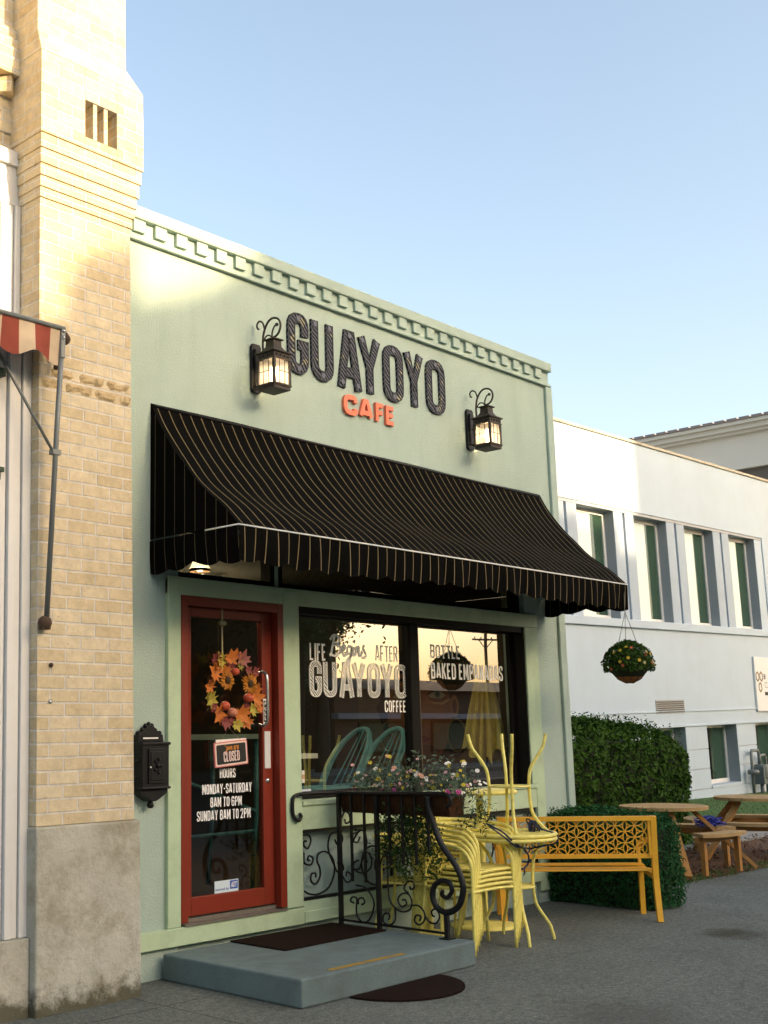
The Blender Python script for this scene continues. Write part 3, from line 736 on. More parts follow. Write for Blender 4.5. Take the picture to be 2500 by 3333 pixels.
valance((AX1 + .003, AY, 2.795), (AX1 + .003, 0, 2.795), 0, 3.4, .3, .012).build("side_valance", M['awn_y'], aw)
g = MB(); g.tube([(AX0 - .004, AY + .30, 2.80), (AX0 - .004, AY - .006, 2.80), (AX1 + .004, AY - .006, 2.80)], .0055, 6); g.build("piping", M['white'], aw)
g = MB()
g.tube([(AX0 + .03, -.02, 2.785), (AX0 + .03, AY + .02, 2.785), (AX1 - .03, AY + .02, 2.785), (AX1 - .03, -.02, 2.785)], .014, 8)
for x in (AX0 + .03, 1.4, 3.0, AX1 - .03): g.tube([(x, y + .02, z - .025) for y, z in prof[::4]], .012, 6)
g.tube([(AX0 + .02, -.015, 3.735), (AX1 - .02, -.015, 3.735)], .012, 6)
g.build("awning_frame", M['black'], aw)

# ------------------------------------------------------------------ lanterns
M['lampglass'] = None
def lampglass():
    m, t, b = base_mat("frosted lantern glass")
    b.inputs['Base Color'].default_value = (.85, .82, .76, 1); b.inputs['Roughness'].default_value = .35
    b.inputs['Transmission Weight'].default_value = .85; b.inputs['IOR'].default_value = 1.25
    return m
M['lampglass'] = lampglass(); M['bulb'] = emit_mat("lamp bulb", (1., .74, .45), 26.)
M['bronze'] = pm("dark bronze", (.030, .024, .018), .55, .4, 30., .4, 120., metal=.2, dirt=(.075, .05, .03), dirt_scale=18., dirt_amt=.6)
def lantern(x):
    o = thing("wall_lantern", "lit black iron lantern with scroll arm", "lantern", (x, 0, 4.02), "iron lanterns either side of the sign lettering")
    b = MB(); b.prism([(x - .05, 4.035), (x - .035, 4.015), (x + .035, 4.015), (x + .05, 4.035), (x + .05, 4.372), (x + .035, 4.395), (x - .035, 4.395), (x - .05, 4.372)], -.028, -.001)
    b.box(x - .03, x + .03, -.045, -.028, 4.06, 4.35)
    b.build("wall_plate", M['black'], o, bevel=.004)
    h = .08; cy = -.205
    a = MB()
    a.tube([(x, y, z) for y, z in [tuple(q) for q in catmull([(-.04, 4.20), (-.085, 4.225), (-.095, 4.30), (-.095, 4.40), (-.11, 4.475), (-.15, 4.535), (-.20, 4.555), (-.255, 4.535), (-.28, 4.485), (-.265, 4.435), (-.235, 4.41), (-.205, 4.405)], 5)]], .0085, 8)
    a.tube([(x, y, z) for y, z in [tuple(q) for q in catmull([(-.115, 4.49), (-.095, 4.545), (-.06, 4.565), (-.035, 4.545), (-.04, 4.515), (-.055, 4.505)], 5)]], .007, 8)
    a.tube([(x, y, z) for y, z in [tuple(q) for q in catmull([(-.097, 4.39), (-.13, 4.43), (-.165, 4.43), (-.19, 4.40), (-.175, 4.37), (-.15, 4.375)], 5)]], .006, 8)
    a.tube([(x, y, z) for y, z in [tuple(q) for q in catmull([(-.19, 4.405), (-.195, 4.45), (-.215, 4.485), (-.24, 4.495)], 5)]], .0065, 8); a.ball((x, -.242, 4.495), .014, 10)
    a.tube([(x, -.045, 4.06), (x, cy, 4.035)], .011, 8)
    a.build("scroll_arm", M['bronze'], o)
    r = MB()
    def ring(s0, z0, s1, z1):
        vs = [(x + i * s0, cy + j * s0, z0) for i, j in ((-1, -1), (1, -1), (1, 1), (-1, 1))] + [(x + i * s1, cy + j * s1, z1) for i, j in ((-1, -1), (1, -1), (1, 1), (-1, 1))]
        r.add(vs, [(k, (k + 1) % 4, 4 + (k + 1) % 4, 4 + k) for k in range(4)])
    ring(.094, 4.215, .094, 4.222); ring(.094, 4.222, .088, 4.226); ring(.088, 4.226, .088, 4.262); ring(.088, 4.262, .102, 4.268); ring(.102, 4.268, .102, 4.277); ring(.102, 4.277, .06, 4.30); ring(.06, 4.30, .042, 4.33); ring(.042, 4.33, .040, 4.372); ring(.040, 4.372, .055, 4.378); ring(.055, 4.378, .055, 4.385); ring(.055, 4.385, .012, 4.398); ring(.012, 4.398, .008, 4.41)
    r.quad((x - .094, cy - .094, 4.215), (x + .094, cy - .094, 4.215), (x + .094, cy + .094, 4.215), (x - .094, cy + .094, 4.215))
    r.build("lantern_roof", M['bronze'], o)
    hol = MB()
    for k in range(4):
        q = -.06 + k * .04
        hol.ball((x + q, cy - .089, 4.244), .0085, 8); hol.ball((x - .089, cy + q, 4.244), .0085, 8)
    hol.build("vent_hole", M['black'], o)
    f = MB()
    for i in (-1, 1):
        for j in (-1, 1): f.box(x + i * h - .010, x + i * h + .010, cy + j * h - .010, cy + j * h + .010, 4.032, 4.215)
    f.box(x - .092, x + .092, cy - .092, cy + .092, 4.018, 4.033); f.box(x - .085, x + .085, cy - .085, cy + .085, 3.992, 4.018)
    for k in (-1, 1):
        q = k * .028
        for s_ in (-1, 1):
            f.box(x + q - .002, x + q + .002, cy + s_ * .084 - .002, cy + s_ * .084 + .002, 4.033, 4.215); f.box(x + s_ * .084 - .002, x + s_ * .084 + .002, cy + q - .002, cy + q + .002, 4.033, 4.215)
    for s_ in (-1, 1):
        f.box(x - .07, x + .07, cy + s_ * .0865 - .002, cy + s_ * .0865 + .002, 4.125, 4.129); f.box(x + s_ * .0865 - .002, x + s_ * .0865 + .002, cy - .07, cy + .07, 4.125, 4.129)
    f.build("cage", M['bronze'], o)
    gl = MB()
    for s_ in (-1, 1):
        gl.box(x - .069, x + .069, cy + s_ * .077 - .0015, cy + s_ * .077 + .0015, 4.034, 4.213); gl.box(x + s_ * .077 - .0015, x + s_ * .077 + .0015, cy - .069, cy + .069, 4.034, 4.213)
    gl.build("lantern_glass", M['lampglass'], o)
    bl = MB(); bl.lathe([(.004, .05), (.016, .04), (.024, .015), (.024, -.01), (.014, -.035), (.012, -.06)], (x, cy, 4.125), 12); bl.build("bulb", M['bulb'], o)
    return o
l1 = lantern(.755); l1["label"] = "lit black lantern beside the first letter of the GUAYOYO sign"
l2 = copy_tree(l1); l2.location.x = 3.497; l2["label"] = "lit black lantern past the last letter, near the wall corner"

# ------------------------------------------------------------------ raised sign lettering
sg = thing("sign_lettering", "tall black patterned capitals reading GUAYOYO on the green wall", "sign", (2.12, 0, 4.25))
M['letterfill'] = pattern_mat("black swirl letter face", (.005, .005, .006), (.10, .11, .14))
M['letterrim'] = pm("charcoal letter edge", (.045, .049, .058), .6, .2, 20., spec=.12)
M['stud'] = pm("slate stud", (.10, .11, .15), .5, .1)
for ch, a, b_ in GL:
    lo = big_letter(ch, a, b_, 4.262, 4.76, -.001, .017, .082, M['letterfill'], M['letterrim'], sg, .011)
    m_ = (a + b_) / 2; w_ = (b_ - a) / 2 - .044
    sp = {'G': [(m_, 4.715), (m_, 4.306)], 'U': [(m_ - w_, 4.715), (m_ + w_, 4.715), (m_, 4.306)], 'A': [(m_, 4.712), (a + .052, 4.305), (b_ - .052, 4.305)], 'Y': [(a + .05, 4.715), (b_ - .05, 4.715), (m_, 4.31)], 'O': [(m_, 4.715), (m_, 4.306)]}[ch]
    for px, pz in sp:
        q_ = MB(); q_.prism([(px + .022 * math.cos(q * math.pi / 4 + .3), pz + .022 * math.sin(q * math.pi / 4 + .3)) for q in range(8)], -.0245, -.018); q_.build("stud", M['stud'], lo)
cf = thing("sign_lettering", "coral raised capitals reading CAFE below the black letters", "sign", (2.07, 0, 4.04))
for ch, a, b_ in (('C', 1.741, 1.915), ('A', 1.935, 2.11), ('F', 2.147, 2.262), ('E', 2.28, 2.398)):
    m = MB(); lettering(m, ch, a, b_, 4.045, 4.208, -.001, .026, w=.66, t=.26); m.build("letter", M['coral'], cf)

# ------------------------------------------------------------------ mailbox
mbx = thing("mailbox", "black ornate cast iron mailbox on the green wall by the brick pier", "mailbox", (-.26, 0, 1.1))
g = MB(); g.box(-.385, -.128, -.105, -.001, 1.185, 1.475); g.box(-.395, -.118, -.115, -.001, 1.462, 1.482); g.box(-.395, -.118, -.115, -.001, 1.178, 1.194)
g.prism([(-.385, 1.178), (-.385, 1.15), (-.30, 1.108), (-.275, 1.10), (-.24, 1.10), (-.215, 1.108), (-.128, 1.15), (-.128, 1.178)], -.09, -.001)
g.build("box", M['black'], mbx, bevel=.006)
g = MB(); g.prism([(-.38, 1.482), (-.375, 1.53), (-.345, 1.545), (-.30, 1.575), (-.275, 1.595), (-.24, 1.595), (-.215, 1.575), (-.17, 1.54), (-.14, 1.53), (-.133, 1.482)], -.055, -.001)
for px, pz in ((-.258, 1.60), (-.29, 1.59), (-.226, 1.59), (-.365, 1.54), (-.15, 1.54), (-.32, 1.565), (-.195, 1.56)): g.ball((px, -.03, pz), .016, 10)
g.build("crest", M['black'], mbx, bevel=.004)
g = MB(); g.box(-.335, -.178, -.117, -.104, 1.215, 1.44); g.box(-.32, -.193, -.122, -.116, 1.235, 1.42); fl = g.build("mailbox_door", M['black'], mbx, bevel=.005)
g = MB()
for k in range(5): g.ball((-.257 + .03 * math.cos(k * 1.257), -.122, 1.33 + .045 * math.sin(k * 1.257)), .014, 8)
g.ball((-.257, -.122, 1.33), .02, 8); g.build("relief", M['black'], fl)
g = MB(); g.ball((-.325, -.121, 1.32), .010, 10); g.build("lock", M['silver'], mbx)
g = MB(); g.box(-.335, -.19, -.0575, -.0555, 1.503, 1.513); g.build("mail_slot", M['white'], mbx)
g = MB(); g.lathe([(.001, -.05), (.02, -.045), (.026, -.03), (.02, -.012), (.012, 0)], (-.257, -.05, 1.103), 12)
g.build("finial", M['black'], mbx)
for x in (-.395, -.118):
    for z in (1.26, 1.36): g = MB(); g.ball((x, -.06, z), .012, 8); g.build("side_boss", M['black'], mbx)

mbx.scale = (.86, 1, .97); mbx.location = (-.282, 0, 1.105)

# ------------------------------------------------------------------ step, mats
so = MB(); so.box(-.17, 1.512, -1.245, -.046, 0.001, .16); st = so.build("concrete_step", M['step'], None, bevel=.012)
tag(st, "low blue grey painted concrete step below the red door", "step")
g = MB(); g.box(.13, .825, -1.205, -1.165, .1605, .163); g.build("painted_stripe", pm("worn yellow line", (.33, .20, .02), .8, .3, 12., dirt=(.12, .13, .12), dirt_scale=14., dirt_amt=.8), st)
g = MB(); g.box(.40, 1.41, -.575, -.065, .161, .172); tag(g.build("doormat", M['mat'], None, bevel=.004), "dark rectangular doormat lying on the concrete step", "doormat")
g = MB(); g.prismz([(.22, -1.262)] + [(.655 + .43 * math.cos(rad(a)) * -1, -1.262 - .40 * math.sin(rad(a))) for a in range(0, 181, 9)], .001, .013)
tag(g.build("doormat", M['mat'], None), "dark half oval doormat on the sidewalk against the step", "doormat")

# ------------------------------------------------------------------ railing
RX = 1.43
rl = thing("iron_railing", "black wrought iron handrail with scrolls along the side of the step", "railing", (RX, -.6, .16))
for y, z1 in ((-.145, 1.075), (-.50, 1.075)):
    g = MB(); g.box(RX - .014, RX + .014, y - .014, y + .014, .163, z1); g.build("post", M['black'], rl)
g = MB()
g.box(RX - .014, RX + .014, -1.094, -1.066, .163, .325); g.box(RX - .04, RX + .04, -1.12, -1.04, .161, .168)
g.build("post", M['black'], rl)
for y in (-.262, -.385, -.615, -.73, -.845, -.955):
    g = MB(); g.box(RX - .008, RX + .008, y - .008, y + .008, .47 if y > -.5 else .72 if y < -.9 else .62, 1.075); g.build("picket", M['black'], rl)
g = MB(); g.box(RX - .007, RX + .007, -1.066, -.159, .188, .203); g.build("bottom_rail", M['black'], rl)
g = MB()
hp = catmull([Vector(p) for p in ((1.10, -.055, 1.085), (1.22, -.09, 1.09), (1.36, -.13, 1.088), (1.425, -.2, 1.088), (1.43, -.4, 1.09), (1.43, -.8, 1.096), (1.43, -1.06, 1.102), (1.43, -1.12, 1.098), (1.43, -1.15, 1.07), (1.43, -1.14, 1.03), (1.43, -1.11, 1.022))], 5)
g.tube(hp, .0135, 8)
g.tube(catmull([Vector(p) for p in ((1.10, -.055, 1.085), (1.055, -.05, 1.07), (1.04, -.05, 1.03), (1.04, -.05, .96), (1.06, -.055, .915), (1.095, -.06, .905), (1.115, -.06, .93), (1.10, -.06, .95))], 5), .0135, 8)
g.build("handrail", M['black'], rl)
g = MB()
ly = [(-.955, 1.085), (-.965, 1.0), (-.992, .927), (-1.054, .777), (-1.175, .633), (-1.219, .537), (-1.22, .466), (-1.18, .378), (-1.087, .33), (-1.006, .355), (-.972, .417), (-.985, .49), (-1.042, .53), (-1.115, .521), (-1.131, .473), (-1.092, .427), (-1.047, .441), (-1.058, .47)]
lp = catmull([Vector((RX, a, b)) for a, b in ly], 5)
g.tube(lp, [.021 - .008 * max(0, (i / len(lp) - .55) / .45) for i in range(len(lp))], 8); g.build("lyre_scroll", M['black'], rl)
SC = [
 [(-.269, .319), (-.238, .332), (-.255, .36), (-.296, .352), (-.289, .283), (-.302, .224), (-.358, .195), (-.42, .235), (-.454, .328), (-.426, .393), (-.366, .438), (-.294, .444)],
 [(-.31, .315), (-.312, .35), (-.353, .361), (-.368, .332), (-.341, .314)],
 [(-.58, .713), (-.585, .601), (-.588, .414), (-.615, .342), (-.691, .301), (-.769, .319), (-.791, .372), (-.764, .421), (-.706, .42), (-.67, .377), (-.697, .335), (-.742, .353), (-.733, .382), (-.709, .376)],
 [(-.764, .429), (-.727, .455), (-.758, .502), (-.806, .505), (-.814, .469), (-.785, .456), (-.778, .477)],
 [(-.643, .315), (-.64, .241), (-.599, .205), (-.544, .208), (-.531, .246), (-.557, .278), (-.592, .266), (-.581, .235)],
 [(-.79, .35), (-.847, .352), (-.892, .316), (-.895, .266), (-.851, .229), (-.809, .25), (-.825, .288), (-.863, .284), (-.852, .254)],
 [(-.896, .295), (-.936, .255), (-.992, .254), (-1.022, .299), (-.996, .343), (-.958, .329), (-.962, .301), (-.98, .295)],
 [(-.391, .833), (-.328, .815), (-.268, .734), (-.259, .633), (-.277, .557), (-.36, .532), (-.433, .576), (-.441, .644), (-.406, .681)],
 [(-.165, .50), (-.20, .46), (-.24, .47), (-.25, .51), (-.21, .53), (-.20, .50)], [(-.165, .90), (-.20, .95), (-.24, .94), (-.25, .89), (-.21, .87), (-.20, .9)],
 [(-.52, .60), (-.55, .66), (-.60, .65), (-.61, .60), (-.57, .58)]]
for pts in SC:
    g = MB(); g.tube([(RX, q.x, q.y) for q in catmull([Vector(p) for p in pts], 5)], .0065, 6); g.build("scroll", M['black'], rl)

# ------------------------------------------------------------------ planter trough with flowers
pl = thing("planter_trough", "rusty brown ribbed metal trough hanging behind the railing", "planter", (1.56, -.6, .94))
g = MB()
y0, y1 = -1.10, -.13
def trough(yy): return [(1.458, yy, 1.078), (1.485, yy, .945), (1.635, yy, .945), (1.665, yy, 1.078)]
a, b_ = trough(y0), trough(y1)
g.add(a + b_, [(0, 1, 5, 4), (1, 2, 6, 5), (2, 3, 7, 6), (0, 3, 2, 1), (4, 5, 6, 7)])
for k in range(17):
    y = y0 + .03 + k * (y1 - y0 - .06) / 16
    g.tube([(1.4575, y, 1.075), (1.484, y, .947)], .008, 6)
g.tube([(1.455, y0, 1.082), (1.668, y0, 1.082), (1.668, y1, 1.082), (1.455, y1, 1.082)], .010, 6, closed=True)
g.build("trough", M['rust'], pl)
g = MB(); g.box(1.47, 1.655, y0 + .01, y1 - .01, 1.05, 1.062); g.build("soil", pm("potting soil", (.025, .016, .01), .95), pl)
g = MB()
for y in (-.30, -.95):
    g.tube([(RX, y, 1.09), (1.46, y, 1.11), (1.47, y, 1.085)], .006, 6)
g.build("hook", M['black'], pl)
fp = thing("flowering_plants", "mixed pink, white and yellow flowers filling the rusty trough", "flowers", (1.56, -.6, 1.07))
M['fl_leaf'] = pm("flower foliage", (.11, .165, .10), .6, .5, 12.); M['fl_leaf2'] = pm("trailing vine leaf", (.024, .056, .013), .7, .5, 12., spec=.1)
fcols = {'pink': (.72, .40, .38), 'white': (.80, .77, .68), 'yellow': (.62, .50, .05), 'magenta': (.40, .06, .20), 'peach': (.60, .34, .22)}
FM = {k: pm(k + " petal", v, .7, .15, 30.) for k, v in fcols.items()}
lf = MB(); stm = MB()
def fpos():
    y = R.uniform(-1.20, -.20); x = R.uniform(1.46, 1.70)
    return x, y
for k in range(1500):
    x, y = fpos(); h = max(0, R.gauss(.09, .06)) * (1.15 if -1.05 < y < -.35 else .8)
    lf.leaf((x, y, 1.085 + h), R.uniform(.022, .05), (0, 0, 1), .35)
for k in range(26):
    x, y = fpos(); h = R.uniform(.06, .2)
    stm.tube([(x, y, 1.06), (x + R.gauss(0, .015), y + R.gauss(0, .02), 1.06 + h)], .0018, 4, caps=False)
for k in range(90):       # spilling over the street end
    t = R.random(); x = R.uniform(1.48, 1.72); y = -1.08 - .22 * t + R.gauss(0, .03); z = 1.14 - .22 * t * R.random() + R.gauss(0, .02)
    lf.leaf((x, y, z), R.uniform(.022, .045), (0, -.5, .6), .35)
lf.build("foliage", M['fl_leaf'], fp)
def flower_head(mb, c, r):
    c = Vector(c); d = Vector((R.gauss(-.5, .4), R.gauss(-.6, .4), R.uniform(.3, 1))).normalized()
    a = d.cross(Vector((.3, .2, 1))).normalized(); b = d.cross(a)
    for q in range(7):
        t = q * 2 * math.pi / 7; u = a * math.cos(t) + b * math.sin(t); v = a * -math.sin(t) + b * math.cos(t)
        mb.add([c, c + u * r * .6 + v * r * .36 + d * r * .2, c + u * r + d * r * .15, c + u * r * .6 - v * r * .36 + d * r * .2], [(0, 1, 2, 3)])
    mb.ball(c + d * r * .1, r * .32, 8)
kinds = ['pink'] * 22 + ['white'] * 32 + ['yellow'] * 26 + ['magenta'] * 6 + ['peach'] * 9
for k, kd in enumerate(kinds):
    x, y = fpos(); tall = R.random() < .22
    z = 1.10 + (R.uniform(.15, .25) if tall else R.uniform(.03, .15))
    if kd == 'magenta': z = 1.115; x = 1.46
    if kd == 'white' and R.random() < .5: y = R.uniform(-1.28, -.95); z -= .03
    if z > 1.2: stm.tube([(x, y, 1.07), (x + .01, y, z)], .002, 4, caps=False)
    m = MB(); flower_head(m, (x, y, z), R.uniform(.014, .021) * (1.25 if kd == 'magenta' else 1)); m.build("flower", FM[kd], fp)
stm.build("stems", M['fl_leaf'], fp)["kind"] = "stuff"
vn = MB()
for k in range(25):
    y = R.uniform(-.88, -.42) if k < 22 else R.uniform(-1.28, -1.08); x = R.uniform(1.47, 1.74); L = R.uniform(.25, .62) if k < 22 else R.uniform(.12, .22)
    p = Vector((x, y, 1.05)); pts = [p.copy()]
    while p.z > 1.05 - L:
        p = p + Vector((R.gauss(0, .02), R.gauss(0, .02), -.035)); pts.append(p.copy())
        for j in range(12): vn.leaf(p + Vector((R.gauss(0, .035), R.gauss(0, .04), R.gauss(0, .02))), R.uniform(.018, .04), (0, 0, .5), .4)
    vn.tube(pts, .002, 4, caps=False)
vn.build("trailing_vine", M['fl_leaf2'], fp)

# ------------------------------------------------------------------ wreath, closed sign
wr = thing("autumn_wreath", "autumn wreath of orange leaves, sunflowers and small pumpkins on the door", "wreath", (.47, -.03, 1.815))
tw = MB()
for k in range(34):
    rr_ = R.uniform(.155, .215); ph = R.uniform(0, 6.28); ln = R.uniform(1.2, 3.2)
    tw.tube([(.47 + (rr_ + .012 * math.sin(q * 2.3 + k)) * math.cos(ph + ln * q / 9), -.02 + R.gauss(0, .006), 1.815 + (rr_ + .012 * math.cos(q * 1.7 + k)) * math.sin(ph + ln * q / 9) * 1.03) for q in range(10)], .0022, 4, caps=False)
for k in range(30):
    a = R.uniform(-.9, 1.1) if k < 18 else R.uniform(0, 6.28); r0 = .19; l = R.uniform(.05, .11)
    tw.tube([(.47 + r0 * math.cos(a), -.025, 1.815 + r0 * math.sin(a)), (.47 + (r0 + l) * math.cos(a + .25), -.03 + R.gauss(0, .01), 1.815 + (r0 + l) * math.sin(a + .25))], .0013, 4, caps=False)
tw.build("twig_ring", pm("twigs", (.07, .04, .02), .9, .3), wr)
LM = {'o': pm("orange leaf", (.50, .15, .02), .65, .35, 22.), 'y': pm("yellow green leaf", (.36, .30, .04), .65, .3, 22.), 'r': pm("maroon leaf", (.20, .04, .035), .65, .3, 22.), 'p': pm("dusky pink leaf", (.30, .10, .085), .65, .3, 22.)}
def maple(c, size, ang, tilt):
    pts = [(0, -.45), (.06, -.2), (.34, -.30), (.26, -.08), (.5, .06), (.33, .12), (.36, .30), (.17, .22), (.0, .55), (-.17, .22), (-.36, .30), (-.33, .12), (-.5, .06), (-.26, -.08), (-.34, -.30), (-.06, -.2)]
    m = MB(); ca, sa = math.cos(ang), math.sin(ang); o = []
    for px, pz in pts:
        px *= size; pz *= size; qx = px * ca - pz * sa; qz = px * sa + pz * ca
        o.append((c[0] + qx, c[1] - tilt * (qx * ca + qz * sa) - 1.2 * (px * px + pz * pz) ** .5 * .3, c[2] + qz))
    n = len(o); m.add(o + [tuple(c)], [(k, (k + 1) % n, n) for k in range(n)]); return m
leaves = [(.37, 2.015, .15, .6, 'y'), (.455, 2.03, .14, .1, 'o'), (.565, 2.03, .15, -.3, 'p'), (.30, 1.93, .16, 1.0, 'o'), (.395, 1.945, .10, .3, 'o'), (.28, 1.75, .14, 2.1, 'y'), (.345, 1.655, .17, 2.3, 'o'), (.545, 1.65, .17, -2.3, 'o'), (.395, 1.60, .12, 2.9, 'r'), (.50, 1.585, .11, 3.4, 'y'), (.705, 1.765, .15, -1.3, 'o'), (.665, 1.69, .12, -2.0, 'y'), (.66, 1.90, .10, -1.0, 'o'), (.62, 1.955, .08, -.8, 'r'), (.33, 1.985, .09, 1.3, 'o'), (.47, 1.62, .10, 3.0, 'r'), (.55, 1.99, .09, -.5, 'y'), (.70, 1.83, .10, -1.6, 'o'), (.44, 1.965, .10, .5, 'r'), (.58, 1.70, .08, -2.4, 'r'), (.265, 1.84, .12, 1.5, 'o'), (.31, 1.69, .10, 1.9, 'r'), (.60, 1.60, .11, -2.7, 'o'), (.72, 1.70, .09, -1.7, 'o'), (.685, 1.95, .09, -.9, 'r'), (.51, 2.06, .10, -.1, 'o'), (.32, 2.03, .10, .9, 'r'), (.25, 1.77, .09, 1.8, 'y')]
for k, (x, z, s_, a, c_) in enumerate(leaves):
    maple((x, -.045 - .004 * (k % 5), z), s_, a, R.uniform(-.4, .4)).build("leaf", LM[c_], wr)
for cx, cz, rr_ in ((.415, 1.885, .075), (.635, 1.865, .08)):
    m = MB()
    for q in range(22):
        a = q * 2 * math.pi / 22 + R.gauss(0, .05); r_ = rr_ * R.uniform(.85, 1.1); yy = -.062 - .006 * (q % 2)
        u = Vector((math.cos(a), 0, math.sin(a))); v = Vector((-math.sin(a), 0, math.cos(a))); c = Vector((cx, yy, cz))
        m.add([c + u * .02, c + u * r_ * .6 + v * .013 + Vector((0, -.008, 0)), c + u * r_ + Vector((0, .004, 0)), c + u * r_ * .6 - v * .013 + Vector((0, -.008, 0))], [(0, 1, 2, 3)])
    sf = m.build("sunflower", pm("sunflower petal", (.48, .19, .015), .6, .25, 30.), wr)
    m = MB(); m.ball((cx, -.07, cz), .027, 12, 1., 1., .5); m.build("seed_head", pm("seed head", (.05, .03, .012), .9, .4, 80.), sf)
for cx, cz, rr_, cc in ((.485, 1.945, .032, 0), (.385, 1.71, .037, 0), (.455, 1.665, .038, 1), (.61, 1.765, .038, 0)):
    m = MB(); m.smooth = True; n = 16; m_ = 8
    vs = []; 
    for i in range(m_ + 1):
        for k in range(n):
            a = 2 * math.pi * k / n; rho = math.sin(math.pi * i / m_) * rr_ * (1 - .10 * (k % 2))
            vs.append((cx + rho * math.cos(a), -.07 + rho * math.sin(a), cz - rr_ * .85 * math.cos(math.pi * i / m_)))
    m.add(vs, [(i * n + k, i * n + (k + 1) % n, (i + 1) * n + (k + 1) % n, (i + 1) * n + k) for i in range(m_) for k in range(n)])
    pu = m.build("small_pumpkin", pm("pumpkin skin", (.50, .085, .035) if not cc else (.52, .19, .11), .4, .12, 20.), wr)
    m = MB(); m.tube([(cx, -.07, cz + rr_ * .75), (cx + .004, -.075, cz + rr_ * 1.05)], .004, 6); m.build("stalk", M['bark'], pu)
hg = MB(); hg.box(.447, .460, DY - .004, DY - .001, 2.03, 2.381); hg.box(.447, .460, DY - .004, DY + .05, 2.3815, 2.385); wh = hg.build("hanger_strap", pm("cream strap", (.42, .37, .20), .6), wr)
pz_ = [(.454 + (.042 * math.cos(a * math.pi / 8)), 2.285 + .021 * math.sin(a * math.pi / 8)) for a in range(16)]
hg = MB(); hg.prism(pz_, DY - .010, DY - .005); tg = hg.build("number_tag", pm("olive tag", (.16, .13, .035), .5), wh)
mb = MB(); lettering(mb, "309", .428, .480, 2.275, 2.296, DY - .0105, .0005, w=.5, t=.18); mb.build("tag_lettering", pm("pale tag ink", (.5, .45, .3), .6), tg)

wr.location.x -= .022
cs = thing("closed_sign", "hanging black sign with pink rim reading we are CLOSED", "sign", (.482, 0, 1.385))
ca, sa = math.cos(rad(4)), math.sin(rad(4))
def rotp(px, pz): return (.482 + px * ca - pz * sa, 1.387 + px * sa + pz * ca)
def plate(w_, h_, r_=.012): return [rotp(*q) for q in rr([(-w_, -h_), (w_, -h_), (w_, h_), (-w_, h_)], r_, True, 4)]
g = MB(); g.prism(plate(.158, .084), -.004, .006); pb = g.build("board", pm("pink sign board", (.60, .17, .17), .5, .05), cs)
g = MB(); g.prism(plate(.150, .077), -.0055, -.0042); g.build("border", pm("pale sign rim", (.75, .58, .50), .5, .05), pb)
g = MB(); g.prism(plate(.139, .066), -.0068, -.0056); g.build("field", pm("black sign field", (.014, .014, .012), .5), pb)
m = MB(); lettering(m, "CLOSED", -.075, .075, -.052, .018, 0, .0006, w=.34, t=.15)
m.v = [(*[rotp(x, z)[0]], -.0070 + y, rotp(x, z)[1]) for x, y, z in m.v]; m.build("sign_lettering", pm("pale pink ink", (.80, .62, .58), .5), cs)
m = MB(); font_text(m, "we are", -.035, .072, .024, .052, 0, .0006, bold=.02, shear=.2)
mo = [(-.055 + .020 * math.cos(rad(a)), .036 + .020 * math.sin(rad(a))) for a in range(110, -111, -20)] + [(-.062 + .018 * math.cos(rad(a)), .040 + .020 * math.sin(rad(a))) for a in range(-80, 81, 20)]
m.prism(mo, -.0006, -.0002)
m.v = [(*[rotp(x, z)[0]], -.0070 + y, rotp(x, z)[1]) for x, y, z in m.v]; m.build("sign_lettering", pm("orange ink", (.62, .22, .02), .5), cs)
g = MB(); g.prism([(rotp(x + .012, z + .022)) for x, z in ((-.15, -.06), (.14, -.075), (.15, .07), (-.14, .082))], .007, .010); g.build("back_board", M['white'], cs)
g = MB(); g.tube([rotp(-.11, .075)[:1] + (0,) + rotp(-.11, .075)[1:], (.475, .01, 1.56), rotp(.11, .075)[:1] + (0,) + rotp(.11, .075)[1:]], .0012, 4); g.build("string", pm("string", (.4, .35, .25), .8), cs)

# ------------------------------------------------------------------ yellow furniture
Y_ = M['yellow']
def make_armchair():
    o = thing("armchair", "x", "chair", (0, 0, 0), "yellow armchairs stacked by the step")
    t = .0125
    side = lambda s: [(s * .235, -.25, 0), (s * .235, -.25, .30), (s * .235, -.25, .56), (s * .237, -.235, .635), (s * .24, -.19, .69), (s * .24, -.12, .715), (s * .238, .02, .725), (s * .215, .17, .735)]
    pts = [Vector(p) for p in side(-1)] + [Vector(p) for p in ((-.15, .255, .742), (0, .285, .745), (.15, .255, .742))] + [Vector(p) for p in reversed(side(1))]
    g = MB(); g.tube(catmull(pts, 4), t, 8); g.build("arm_frame", Y_, o)
    for s in (-1, 1):
        g = MB(); g.tube(catmull([Vector(p) for p in ((s * .2, .19, .735), (s * .205, .2, .43), (s * .215, .22, .25), (s * .22, .27, 0))], 4), .011, 8); g.build("leg", Y_, o)
    g = MB(); g.smooth = False
    out = [(.215 * math.cos(a) * (1 if abs(math.cos(a)) > .2 else 1), .225 * math.sin(a)) for a in [q * 2 * math.pi / 28 for q in range(28)]]
    sq = [(max(-.205, min(.205, x * 1.22)), max(-.235, min(.215, y * 1.2))) for x, y in out]
    g.prismz(sq, .424, .434)
    for x in (-.212, .212): g.tube([(x, -.245, .425), (x, .2, .425)], .010, 6)
    g.tube(catmull([Vector((-.235, -.245, .415)), Vector((-.1, -.262, .425)), Vector((.1, -.262, .425)), Vector((.235, -.245, .415))], 4), .011, 6)
    g.build("seat", Y_, o, bevel=.003)
    for z in (.50, .56, .62, .68):
        g = MB(); g.tube(catmull([Vector((-.195, .19, z)), Vector((-.14, .245, z + .004)), Vector((0, .27, z + .006)), Vector((.14, .245, z + .004)), Vector((.195, .19, z))], 4), .009, 6); g.build("back_rail", Y_, o)
    return o
